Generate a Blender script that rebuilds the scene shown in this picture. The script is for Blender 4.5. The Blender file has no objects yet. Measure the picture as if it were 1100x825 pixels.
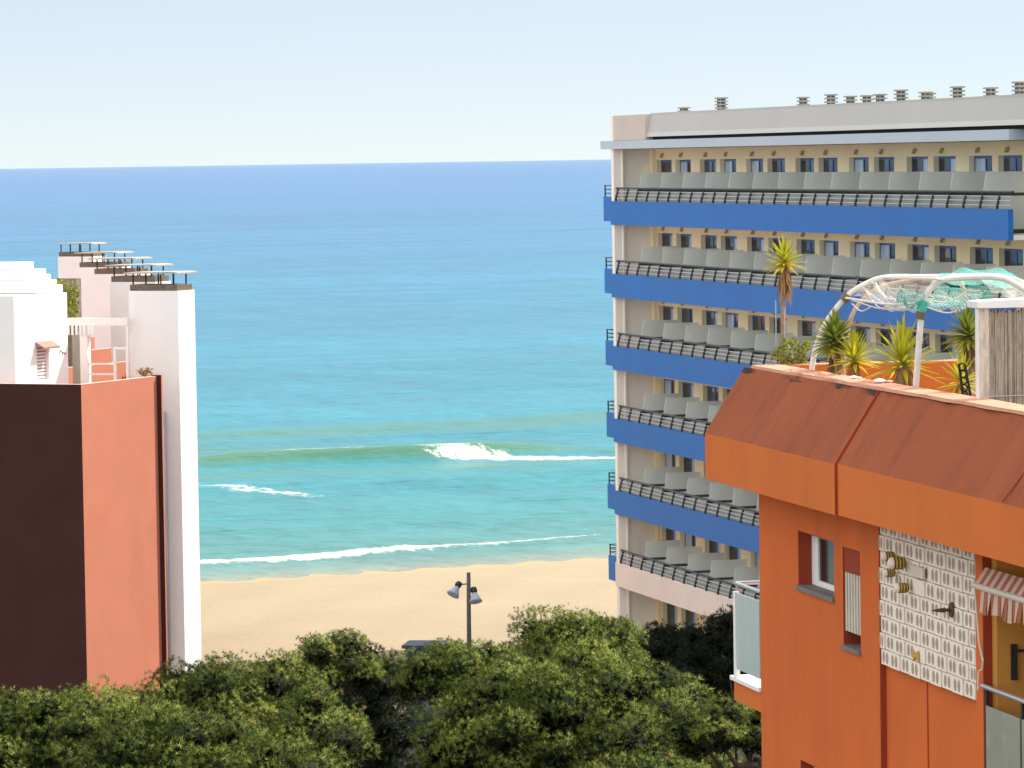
import bpy, math, random
import numpy as np
from mathutils import Vector, Matrix, Quaternion
PI = math.pi; R = math.radians
rnd = random.Random(11)
sc = bpy.context.scene
col = sc.collection

# ------------------------------------------------------------------ camera
EYE = 21.0                                   # eye height above the sea
cam = bpy.data.cameras.new('camera'); co = bpy.data.objects.new('camera', cam); col.objects.link(co)
cam.sensor_width = 36.0; cam.lens = 144.0; cam.clip_start = 0.5; cam.clip_end = 200000
PITCH = math.atan(241 / 4400.0); ROLL = 0.0152
fw = Vector((0, math.cos(PITCH), -math.sin(PITCH))); rt = Vector((1, 0, 0)); up = Vector((0, math.sin(PITCH), math.cos(PITCH)))
rt2 = rt * math.cos(ROLL) - up * math.sin(ROLL); up2 = rt * math.sin(ROLL) + up * math.cos(ROLL)
co.matrix_world = Matrix(((rt2.x, up2.x, -fw.x, 0), (rt2.y, up2.y, -fw.y, 0), (rt2.z, up2.z, -fw.z, EYE), (0, 0, 0, 1)))
sc.camera = co

# ------------------------------------------------------------------ sky, sun, exposure
SUN_AZ = 22.0       # degrees from +X towards +Y
SUN_EL = 48.0
w = bpy.data.worlds.new('World'); sc.world = w; w.use_nodes = True
nt = w.node_tree; bg = nt.nodes['Background']
sky = nt.nodes.new('ShaderNodeTexSky'); sky.sky_type = 'NISHITA'; sky.sun_disc = False
sky.sun_elevation = R(SUN_EL); sky.sun_rotation = R(90 - SUN_AZ)
sky.altitude = 0; sky.air_density = 0.5; sky.dust_density = 0.0; sky.ozone_density = 2.0
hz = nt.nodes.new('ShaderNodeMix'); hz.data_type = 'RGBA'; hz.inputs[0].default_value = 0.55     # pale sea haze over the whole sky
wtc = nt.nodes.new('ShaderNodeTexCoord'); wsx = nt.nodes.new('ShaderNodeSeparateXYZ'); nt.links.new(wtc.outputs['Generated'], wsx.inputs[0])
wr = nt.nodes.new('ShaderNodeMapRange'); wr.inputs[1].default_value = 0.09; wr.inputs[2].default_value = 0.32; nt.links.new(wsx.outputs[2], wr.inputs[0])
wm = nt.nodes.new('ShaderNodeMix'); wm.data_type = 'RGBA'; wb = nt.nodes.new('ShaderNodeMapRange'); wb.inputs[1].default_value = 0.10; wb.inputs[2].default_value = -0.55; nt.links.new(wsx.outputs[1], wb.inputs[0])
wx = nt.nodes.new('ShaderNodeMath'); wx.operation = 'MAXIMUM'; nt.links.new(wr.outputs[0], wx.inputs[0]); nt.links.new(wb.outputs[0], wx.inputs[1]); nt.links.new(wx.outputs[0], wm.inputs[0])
wm.inputs[6].default_value = (5.75, 5.9, 6.1, 1); wm.inputs[7].default_value = (19.0, 19.1, 18.6, 1)         # sky made brighter overhead and behind the camera, added as fill light
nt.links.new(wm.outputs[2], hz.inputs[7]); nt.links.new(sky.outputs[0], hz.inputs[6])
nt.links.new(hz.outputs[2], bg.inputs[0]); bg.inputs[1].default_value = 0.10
sl = bpy.data.lights.new('sun', 'SUN'); sl.energy = 4.6; sl.angle = R(0.5); sl.color = (1.0, 0.94, 0.85)
so = bpy.data.objects.new('sun', sl); col.objects.link(so)
sdir = Vector((math.cos(R(SUN_EL)) * math.cos(R(SUN_AZ)), math.cos(R(SUN_EL)) * math.sin(R(SUN_AZ)), math.sin(R(SUN_EL))))
so.rotation_mode = 'QUATERNION'; so.rotation_quaternion = sdir.to_track_quat('Z', 'Y'); so.location = sdir * 100
vs = sc.view_settings
sc.display_settings.display_device = 'sRGB'
vs.view_transform = 'Standard'; vs.look = 'None'; vs.gamma = 1.0; vs.use_curve_mapping = False
vs.exposure = 0.5
HAZE = 7e-6         # air density per metre

# ------------------------------------------------------------------ helpers: things and labels
def tag(o, label=None, cat=None, group=None, kind=None):
    if label: o['label'] = label
    if cat: o['category'] = cat
    if group: o['group'] = group
    if kind: o['kind'] = kind
    return o

def thing(name, loc, rz, label, cat, group=None):
    o = bpy.data.objects.new(name, None); col.objects.link(o)
    o.location = loc; o.rotation_euler = (0, 0, rz); o.empty_display_size = 0.3
    return tag(o, label, cat, group)

def root_of(o):
    while o.parent: o = o.parent
    return o

def copy_tree(o, parent=None):
    c = o.copy(); col.objects.link(c)
    c.parent = parent
    for ch in list(o.children): copy_tree(ch, c)
    return c

class MB:
    """collects vertices and faces of ONE mesh"""
    def __init__(s): s.v = []; s.f = []; s.m = []; s.cur = 0
    def add(s, vs_, fs_):
        b = len(s.v); s.v += [tuple(p) for p in vs_]
        for f in fs_: s.f.append(tuple(b + i for i in f)); s.m.append(s.cur)
    def box(s, x0, x1, y0, y1, z0, z1):
        p = [(x0,y0,z0),(x1,y0,z0),(x1,y1,z0),(x0,y1,z0),(x0,y0,z1),(x1,y0,z1),(x1,y1,z1),(x0,y1,z1)]
        s.add(p, [(3,2,1,0),(4,5,6,7),(0,1,5,4),(1,2,6,5),(2,3,7,6),(3,0,4,7)]); return s
    def prism(s, poly, axis, a0, a1):
        """poly: 2D outline; axis 'x': poly in (y,z); 'y': (x,z); 'z': (x,y)"""
        n = len(poly)
        def P(p, a): return (a, p[0], p[1]) if axis == 'x' else ((p[0], a, p[1]) if axis == 'y' else (p[0], p[1], a))
        s.add([P(p, a0) for p in poly] + [P(p, a1) for p in poly],
              [tuple(range(n))[::-1], tuple(range(n, 2*n))] + [(i, (i+1) % n, n + (i+1) % n, n + i) for i in range(n)]); return s
    def tube(s, pts, r, seg=8, cap=True):
        pts = [Vector(p) for p in pts]; n = len(pts)
        rs = r if isinstance(r, (list, tuple)) else [r] * n
        vs_ = []; prev = None
        for i, p in enumerate(pts):
            t = (pts[min(i+1, n-1)] - pts[max(i-1, 0)]).normalized()
            a = prev - t * prev.dot(t) if prev is not None else t.cross(Vector((0, 0, 1)) if abs(t.z) < .9 else Vector((1, 0, 0)))
            a.normalize(); prev = a; b = t.cross(a)
            for k in range(seg):
                th = 2 * PI * k / seg; vs_.append(p + (a * math.cos(th) + b * math.sin(th)) * rs[i])
        fs_ = []
        for i in range(n - 1):
            for k in range(seg):
                fs_.append((i*seg + k, i*seg + (k+1) % seg, (i+1)*seg + (k+1) % seg, (i+1)*seg + k))
        if cap: fs_ += [tuple(range(seg))[::-1], tuple((n-1)*seg + k for k in range(seg))]
        s.add(vs_, fs_); return s
    def lathe(s, prof, c=(0,0,0), seg=16, mtx=None):
        """prof: list of (r, z)"""
        vs_ = []
        for r, z in prof:
            for k in range(seg):
                th = 2*PI*k/seg; p = Vector((r*math.cos(th), r*math.sin(th), z))
                if mtx: p = mtx @ p
                vs_.append(p + Vector(c))
        fs_ = []
        for i in range(len(prof)-1):
            for k in range(seg): fs_.append((i*seg+k, i*seg+(k+1)%seg, (i+1)*seg+(k+1)%seg, (i+1)*seg+k))
        fs_ += [tuple(range(seg))[::-1], tuple((len(prof)-1)*seg+k for k in range(seg))]
        s.add(vs_, fs_); return s
    def holed(s, x0, x1, z0, z1, y, holes, depth, back=False):
        """wall face in the plane y (facing -y) with rectangular holes (x0,x1,z0,z1) and reveals"""
        xs = sorted({x0, x1, *[h[0] for h in holes], *[h[1] for h in holes]}); zs = sorted({z0, z1, *[h[2] for h in holes], *[h[3] for h in holes]})
        xs = [x for x in xs if x0 <= x <= x1]; zs = [z for z in zs if z0 <= z <= z1]
        for i in range(len(xs)-1):
            for j in range(len(zs)-1):
                cx, cz = (xs[i]+xs[i+1])/2, (zs[j]+zs[j+1])/2
                if any(h[0] < cx < h[1] and h[2] < cz < h[3] for h in holes): continue
                s.add([(xs[i],y,zs[j]),(xs[i+1],y,zs[j]),(xs[i+1],y,zs[j+1]),(xs[i],y,zs[j+1])], [(0,1,2,3)])
        for a, b, c, d in holes:
            e = y + depth
            s.add([(a,y,c),(a,e,c),(a,e,d),(a,y,d)], [(0,1,2,3)]); s.add([(b,y,c),(b,e,c),(b,e,d),(b,y,d)], [(3,2,1,0)])
            s.add([(a,y,c),(b,y,c),(b,e,c),(a,e,c)], [(0,1,2,3)]); s.add([(a,y,d),(b,y,d),(b,e,d),(a,e,d)], [(3,2,1,0)])
            if back: s.add([(a,e,c),(b,e,c),(b,e,d),(a,e,d)], [(0,1,2,3)])
        return s

def obj(name, mb, mats, parent=None, raw=False, bevel=0, smooth=False, loc=None):
    me = bpy.data.meshes.new(name)
    dz = 0 if (raw or parent is None) else root_of(parent).location.z
    me.from_pydata([(p[0], p[1], p[2] - dz) for p in mb.v], [], mb.f)
    if not isinstance(mats, (list, tuple)): mats = [mats]
    for m in mats: me.materials.append(m)
    if len(mats) > 1: me.polygons.foreach_set('material_index', mb.m)
    if smooth: me.polygons.foreach_set('use_smooth', [True] * len(me.polygons))
    me.update()
    o = bpy.data.objects.new(name, me); col.objects.link(o)
    if parent is not None: o.parent = parent
    if loc: o.location = loc
    if bevel:
        b = o.modifiers.new('bevel', 'BEVEL'); b.width = bevel; b.segments = 2; b.limit_method = 'ANGLE'; b.angle_limit = R(50)
    return o

# ------------------------------------------------------------------ helpers: materials
def mat(name, c, rough=.75, var=.12, scale=2.0, bump=.0, bscale=30., spec=.3, metal=0., stretch=None, c2=None, c2amt=None, c2scale=1.0, c2stretch=None):
    """procedural paint / plaster: base colour with soft blotches, optional second colour (stains) and bump"""
    m = bpy.data.materials.new(name); m.use_nodes = True
    N = m.node_tree.nodes; L = m.node_tree.links; p = N['Principled BSDF']
    p.inputs['Roughness'].default_value = rough; p.inputs['Specular IOR Level'].default_value = spec; p.inputs['Metallic'].default_value = metal
    tc = N.new('ShaderNodeTexCoord')
    def noise(scale, st=None, detail=5, rough_=.6):
        n = N.new('ShaderNodeTexNoise'); n.inputs['Scale'].default_value = scale; n.inputs['Detail'].default_value = detail; n.inputs['Roughness'].default_value = rough_
        if st:
            mp = N.new('ShaderNodeMapping'); mp.inputs['Scale'].default_value = st; L.new(tc.outputs['Object'], mp.inputs[0]); L.new(mp.outputs[0], n.inputs[0])
        else: L.new(tc.outputs['Object'], n.inputs[0])
        return n.outputs[0]
    n1 = noise(scale, stretch)
    rmp = N.new('ShaderNodeValToRGB'); e = rmp.color_ramp.elements
    e[0].position = .3; e[1].position = .7
    e[0].color = (c[0]*(1-var), c[1]*(1-var), c[2]*(1-var), 1); e[1].color = (min(1, c[0]*(1+var)), min(1, c[1]*(1+var)), min(1, c[2]*(1+var)), 1)
    L.new(n1, rmp.inputs[0]); out = rmp.outputs[0]
    if c2:
        n2 = noise(c2scale, c2stretch, 8, .65)
        r2 = N.new('ShaderNodeValToRGB'); e = r2.color_ramp.elements
        e[0].position = c2amt[0]; e[1].position = c2amt[1]; e[0].color = (0,0,0,1); k = c2amt[2] if len(c2amt) > 2 else 1; e[1].color = (k,k,k,1)
        L.new(n2, r2.inputs[0])
        mx = N.new('ShaderNodeMix'); mx.data_type = 'RGBA'; L.new(r2.outputs[0], mx.inputs[0]); L.new(out, mx.inputs[6]); mx.inputs[7].default_value = (*c2, 1); out = mx.outputs[2]
    L.new(out, p.inputs['Base Color'])
    if bump:
        b = N.new('ShaderNodeBump'); b.inputs['Strength'].default_value = bump; b.inputs['Distance'].default_value = .02
        L.new(noise(bscale), b.inputs['Height']); L.new(b.outputs[0], p.inputs['Normal'])
    return m

M = {}
M['yellow'] = mat('yellow_render', (.94, .82, .54), .85, .05, .6)
M['hotel_white'] = mat('hotel_white_render', (.88, .82, .75), .85, .05, .5, c2=(.60,.54,.46), c2amt=(.55,.8,.5), c2scale=.9, c2stretch=(1,1,.15))
M['hotel_blue'] = mat('blue_balcony_paint', (.011, .140, .46), .5, .07, .4, c2=(.03,.14,.34), c2amt=(.5,.8,.5), c2scale=.7, c2stretch=(1,1,.1))
M['pinkish'] = mat('faded_pink_render', (.80, .68, .61), .85, .06, .4, c2=(.33,.38,.48), c2amt=(.62,.72,.7), c2scale=.28)
M['parapet_grey'] = mat('parapet_render', (.56, .51, .455), .85, .05, .5)
M['eave'] = mat('eave_sheet', (.47, .54, .60), .5, .04, .3)
M['roof_panel'] = mat('roof_panel', (.47, .445, .405), .32, .05, .25, spec=.5)
M['gap'] = mat('dark_gap', (.02, .025, .03), .8, .05)
M['rail_dark'] = mat('dark_rail', (.03, .035, .045), .5, .1)
M['rail_light'] = mat('light_rail', (.42, .44, .45), .45, .1, metal=.4)
M['screen'] = mat('frosted_screen', (.70, .73, .68), .45, .06, .5)
M['screen_base'] = mat('screen_rail', (.05, .065, .06), .6, .1)
M['blue_frame'] = mat('blue_window_frame', (.05, .14, .42), .45, .1)
M['glass'] = mat('window_glass', (.02, .03, .045), .06, .2, .3, spec=.7)
M['glass_dark'] = mat('dark_room_glass', (.015, .015, .02), .12, .2, .3, spec=.35)
M['curtain'] = mat('pale_curtain_glass', (.46, .58, .70), .2, .25, 3., spec=.6, stretch=(3,3,.2))
M['lampbrown'] = mat('lamp_brown', (.45, .33, .20), .6, .1)
M['vent'] = mat('vent_slat', (.30, .29, .26), .7, .2)
M['white'] = mat('white_wall', (.80, .79, .775), .85, .03, .6, bump=.15, bscale=18)
M['white_paint'] = mat('white_paint', (.82, .80, .76), .55, .04, 2)
M['red'] = mat('salmon_red_render', (.49, .172, .105), .85, .06, .7, bump=.2, bscale=22, c2=(.43,.14,.082), c2amt=(.5,.8,.5), c2scale=.5)
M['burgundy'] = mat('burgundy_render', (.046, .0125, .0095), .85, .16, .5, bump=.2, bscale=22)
M['coping'] = mat('coping', (.66, .48, .40), .85, .05)
M['cap'] = mat('weathered_cap', (.15, .12, .09), .9, .25, 6)
M['plate'] = mat('cover_plate', (.40, .35, .28), .8, .15, 3)
M['iron'] = mat('black_iron', (.02, .02, .022), .5, .1)
M['pipe'] = mat('grey_pipe', (.34, .37, .42), .5, .08)
M['brown'] = mat('brown_hood', (.30, .20, .15), .8, .15, 6)
M['grating'] = mat('grey_shutter', (.32, .32, .32), .6, .15, 12)
M['oldwall'] = mat('old_brown_wall', (.22, .18, .14), .95, .35, 6)
M['orange'] = mat('orange_render', (.63, .132, .023), .85, .07, .6, bump=.25, bscale=30, c2=(.44,.095,.022), c2amt=(.48,.78,.6), c2scale=.8, c2stretch=(1,1,.25))
M['orange_fascia'] = mat('orange_fascia', (.62, .15, .025), .85, .05, .8, bump=.2, bscale=30, c2=(.48,.115,.030), c2amt=(.5,.8,.5), c2scale=1.2, c2stretch=(1,1,.3))
M['mansard'] = mat('weathered_mansard', (.30, .080, .032), .9, .10, .8, bump=.3, bscale=26, spec=.15, c2=(.175,.05,.025), c2amt=(.46,.78,.75), c2scale=1.0, c2stretch=(2.4,.45,.45))
def mansard_stains():
    """dark lichen patches along the top of the slope, just under the rim"""
    m = M['mansard']; N = m.node_tree.nodes; L = m.node_tree.links; p = N['Principled BSDF']; src = p.inputs['Base Color'].links[0].from_socket
    tc = N.new('ShaderNodeTexCoord'); sx = N.new('ShaderNodeSeparateXYZ'); L.new(tc.outputs['Object'], sx.inputs[0])
    n = N.new('ShaderNodeTexNoise'); n.inputs['Scale'].default_value = 1.0; n.inputs['Detail'].default_value = 6; mp = N.new('ShaderNodeMapping'); mp.inputs['Scale'].default_value = (.9, 6, 6); L.new(tc.outputs['Object'], mp.inputs[0]); L.new(mp.outputs[0], n.inputs[0])
    z = N.new('ShaderNodeMapRange'); z.inputs[1].default_value = 16.22; z.inputs[2].default_value = 16.33; L.new(sx.outputs[2], z.inputs[0])
    a = N.new('ShaderNodeMath'); a.operation = 'MULTIPLY'; L.new(z.outputs[0], a.inputs[0]); L.new(n.outputs[0], a.inputs[1])
    r = N.new('ShaderNodeValToRGB'); r.color_ramp.elements[0].position = .50; r.color_ramp.elements[1].position = .58; L.new(a.outputs[0], r.inputs[0])
    mx = N.new('ShaderNodeMix'); mx.data_type = 'RGBA'; L.new(r.outputs[0], mx.inputs[0]); L.new(src, mx.inputs[6]); mx.inputs[7].default_value = (.05, .028, .02, 1); L.new(mx.outputs[2], p.inputs['Base Color'])
mansard_stains()
M['rim'] = mat('pale_rim', (.60, .28, .18), .9, .12, 3, c2=(.10,.06,.05), c2amt=(.6,.7,.7), c2scale=2.5)  # paler and pinker than the wall, with dark blotches
M['reveal'] = mat('deep_red_reveal', (.30, .045, .018), .85, .06)
M['ochre'] = mat('ochre_render', (.60, .28, .055), .85, .06, .8)
M['stone'] = mat('dark_stone_sill', (.17, .16, .15), .6, .2, 10)
M['block'] = mat('breeze_block', (.86, .75, .63), .85, .05, 3)
M['blockhole'] = mat('breeze_block_slot', (.40, .32, .245), .9, .1, 3)
M['slat'] = mat('pale_slat', (.62, .55, .46), .7, .06)
M['slatgap'] = mat('slat_gap', (.035, .02, .015), .9, .1)
M['steel'] = mat('steel_rail', (.42, .43, .46), .35, .08, metal=.6)
M['frost'] = mat('frosted_glass', (.42, .50, .50), .25, .06, 1.5, spec=.5)
M['frost_dull'] = mat('dull_frosted_glass', (.26, .27, .22), .3, .12, 2.0, spec=.5, c2=(.40,.40,.34), c2amt=(.55,.65,.5), c2scale=3)
M['awn1'] = mat('awning_cream', (.58, .40, .30), .9, .06)
M['awn2'] = mat('awning_red', (.36, .12, .08), .9, .06)
M['tubing'] = mat('pergola_tube', (.70, .66, .60), .5, .08, 8, c2=(.42,.34,.26), c2amt=(.6,.72,.6), c2scale=6)
M['woodtube'] = mat('tan_tube', (.50, .36, .25), .7, .12, 8)
M['cord'] = mat('cream_cord', (.70, .62, .50), .9, .1)
M['tape'] = mat('brown_tape', (.16, .12, .08), .8, .2, 20)
M['teal'] = mat('green_cord', (.06, .42, .32), .8, .15, 20)
M['reed'] = mat('reed', (.36, .30, .235), .95, .4, 14, stretch=(6,6,.35), bump=.6, bscale=60, c2=(.15,.12,.095), c2amt=(.5,.72,.7), c2scale=5, c2stretch=(3,3,.5))
M['lit_reed_post'] = mat('sunlit_reed_strip', (.55, .47, .38), .95, .3, 9, stretch=(3,3,.6), bump=.5, bscale=40)  # paler tone paints the sunlit left strip of the reed screen
M['board'] = mat('white_board', (.78, .74, .72), .7, .05, 3)
M['bark'] = mat('pine_bark', (.065, .042, .03), .95, .35, 5, bump=.8, bscale=14)
M['ybark'] = mat('yucca_bark', (.30, .21, .14), .95, .3, 14, bump=.6, bscale=40)
M['dead'] = mat('dead_leaf', (.42, .26, .11), .9, .3, 9)
M['lamp_grey'] = mat('lamp_pole_grey', (.10, .095, .095), .6, .12, 4)
M['lamp_head'] = mat('lamp_head_dark', (.03, .03, .035), .5, .1)
M['lamp_shade'] = mat('lamp_shade_pale', (.36, .41, .52), .3, .1, 6)
M['kiosk'] = mat('kiosk_blue', (.035, .045, .085), .6, .15)
M['kiosk_red'] = mat('kiosk_red', (.32, .06, .04), .6, .15)
M['claywhite'] = mat('clay_white', (.74, .66, .52), .7, .08, 8)
M['claybrown'] = mat('clay_brown', (.10, .055, .025), .7, .15, 8)
M['clayyellow'] = mat('clay_yellow', (.50, .34, .06), .7, .12, 8)
M['soil'] = mat('park_soil', (.06, .05, .03), .95, .3, .6, bump=.5, bscale=8)

def leaf_mat(name, stops, trans=.35, rough=.5):
    """foliage: hue picked per tuft by the 'tint' attribute"""
    m = bpy.data.materials.new(name); m.use_nodes = True; N = m.node_tree.nodes; L = m.node_tree.links
    p = N['Principled BSDF']; p.inputs['Roughness'].default_value = rough; p.inputs['Specular IOR Level'].default_value = .08
    at = N.new('ShaderNodeAttribute'); at.attribute_name = 'tint'
    r = N.new('ShaderNodeValToRGB'); els = r.color_ramp.elements
    for i, (pos, c) in enumerate(stops):
        e = els[i] if i < 2 else els.new(pos)
        e.position = pos; e.color = (*c, 1)
    L.new(at.outputs['Fac'], r.inputs[0]); L.new(r.outputs[0], p.inputs['Base Color'])
    t = N.new('ShaderNodeBsdfTranslucent'); L.new(r.outputs[0], t.inputs[0])
    mx = N.new('ShaderNodeMixShader'); mx.inputs[0].default_value = trans
    L.new(p.outputs[0], mx.inputs[1]); L.new(t.outputs[0], mx.inputs[2]); L.new(mx.outputs[0], N['Material Output'].inputs[0])
    return m
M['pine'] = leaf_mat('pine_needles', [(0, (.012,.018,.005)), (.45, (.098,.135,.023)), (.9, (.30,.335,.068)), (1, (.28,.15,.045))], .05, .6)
M['pine_shaded'] = leaf_mat('shaded_needles', [(0, (.006,.010,.004)), (1, (.022,.032,.010))], .1)  # shade of the hotel put into the needle colour
M['yucca'] = leaf_mat('yucca_leaf', [(0, (.24,.27,.02)), (.6, (.50,.46,.03)), (1, (.75,.50,.05))], .45, .4)
M['yucca_green'] = leaf_mat('yucca_leaf_green', [(0, (.10,.15,.02)), (.7, (.24,.27,.035)), (1, (.55,.46,.06))], .4, .4)
M['ivy'] = leaf_mat('ivy_leaf', [(0, (.10,.13,.015)), (1, (.34,.38,.05))], .4)
M['shrub'] = leaf_mat('shrub_leaf', [(0, (.10,.12,.02)), (1, (.32,.31,.06))], .4)
M['rusty'] = leaf_mat('rusty_leaf', [(0, (.25,.10,.02)), (1, (.50,.25,.03))], .4)
M['deadleaf'] = leaf_mat('dead_leaves', [(0, (.18,.09,.03)), (1, (.52,.33,.14))], .3)

# ------------------------------------------------------------------ the setting: shoreline frame (u along the shore, v out to sea)
W0 = Vector((-5.0, 210.5, 0)); UX = Vector((.905, .425, 0)).normalized(); VX = Vector((-UX.y, UX.x, 0))
shore_rot = math.atan2(UX.y, UX.x)

def grid_obj(name, us, vs_, zf, mat_, attrs=None):
    u, v = np.meshgrid(us, vs_); z = zf(u, v)
    me = bpy.data.meshes.new(name); n, m_ = len(us), len(vs_)
    P = np.stack([u, v, z], -1).reshape(-1, 3).astype(np.float32)
    i = np.arange(n*m_).reshape(m_, n)
    q = np.stack([i[:-1,:-1], i[:-1,1:], i[1:,1:], i[1:,:-1]], -1).reshape(-1, 4)
    me.vertices.add(len(P)); me.vertices.foreach_set('co', P.ravel())
    me.loops.add(q.size); me.loops.foreach_set('vertex_index', q.ravel())
    me.polygons.add(len(q)); me.polygons.foreach_set('loop_start', np.arange(len(q))*4); me.polygons.foreach_set('use_smooth', np.ones(len(q), bool))
    me.update(calc_edges=True)
    for k, fn in (attrs or {}).items():
        a = me.attributes.new(k, 'FLOAT', 'POINT'); a.data.foreach_set('value', fn(u, v).ravel().astype(np.float32))
    me.materials.append(mat_)
    o = bpy.data.objects.new(name, me); col.objects.link(o); o.location = W0; o.rotation_euler.z = shore_rot
    return o
def sstep(a, b, x): t = np.clip((x-a)/(b-a), 0, 1); return t*t*(3-2*t)
def gau(x, c, s): return np.exp(-((x-c)/s)**2)

# beach
def sand_mat():
    m = mat('beach_sand', (.32, .258, .172), .95, .05, .12, spec=.1)
    N = m.node_tree.nodes; L = m.node_tree.links; p = N['Principled BSDF']; tc = N.new('ShaderNodeTexCoord')
    src = p.inputs['Base Color'].links[0].from_socket
    sx = N.new('ShaderNodeSeparateXYZ'); L.new(tc.outputs['Object'], sx.inputs[0])
    n = N.new('ShaderNodeTexNoise'); n.inputs['Scale'].default_value = .25; L.new(tc.outputs['Object'], n.inputs[0])
    a = N.new('ShaderNodeMath'); a.operation = 'MULTIPLY_ADD'; a.inputs[1].default_value = 3.0; L.new(n.outputs[0], a.inputs[0]); L.new(sx.outputs[1], a.inputs[2])
    mr = N.new('ShaderNodeMapRange'); mr.inputs[1].default_value = -1.2; mr.inputs[2].default_value = .6; L.new(a.outputs[0], mr.inputs[0])
    mx = N.new('ShaderNodeMix'); mx.data_type = 'RGBA'; L.new(mr.outputs[0], mx.inputs[0]); L.new(src, mx.inputs[6]); mx.inputs[7].default_value = (.40, .285, .15, 1)
    # specks of seaweed and pebbles
    vo = N.new('ShaderNodeTexNoise'); vo.inputs['Scale'].default_value = 2.2; vo.inputs['Detail'].default_value = 4; L.new(tc.outputs['Object'], vo.inputs[0])
    r = N.new('ShaderNodeValToRGB'); r.color_ramp.elements[0].position = .70; r.color_ramp.elements[1].position = .76; L.new(vo.outputs[0], r.inputs[0])
    mx2 = N.new('ShaderNodeMix'); mx2.data_type = 'RGBA'; L.new(r.outputs[0], mx2.inputs[0]); L.new(mx.outputs[2], mx2.inputs[6]); mx2.inputs[7].default_value = (.30, .20, .11, 1)
    L.new(mx2.outputs[2], p.inputs['Base Color'])
    b = N.new('ShaderNodeBump'); b.inputs['Strength'].default_value = .7; b.inputs['Distance'].default_value = .12
    nb = N.new('ShaderNodeTexNoise'); nb.inputs['Scale'].default_value = 1.5; nb.inputs['Detail'].default_value = 6; nb.inputs['Roughness'].default_value = .6
    L.new(tc.outputs['Object'], nb.inputs[0]); L.new(nb.outputs[0], b.inputs['Height']); L.new(b.outputs[0], p.inputs['Normal'])
    return m
def sand_z(u, v):
    z = np.where(v < -40, 1.95, -v * 1.95 / 40)
    return z + .06*np.sin(u*.35 + v*.2)*np.clip(-v/10, 0, 1) + .05*np.sin(u*.9 - v*.6)*np.clip(-v/10, 0, 1) + .03*np.sin(u*2.1+1)*gau(v, 0, 3)
us = np.concatenate([[-900, -400, -200, -120], np.arange(-80, 80.1, .8), [120, 200, 400, 900]])
grid_obj('beach', us, np.arange(-64, 30.1, .8), sand_z, sand_mat())['kind'] = 'structure'
g = MB().box(-900, 900, -420, -60, 0.9, 1.9)
go = obj('ground', g, M['soil']); go.location = W0; go.rotation_euler.z = shore_rot; go['kind'] = 'structure'

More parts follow.
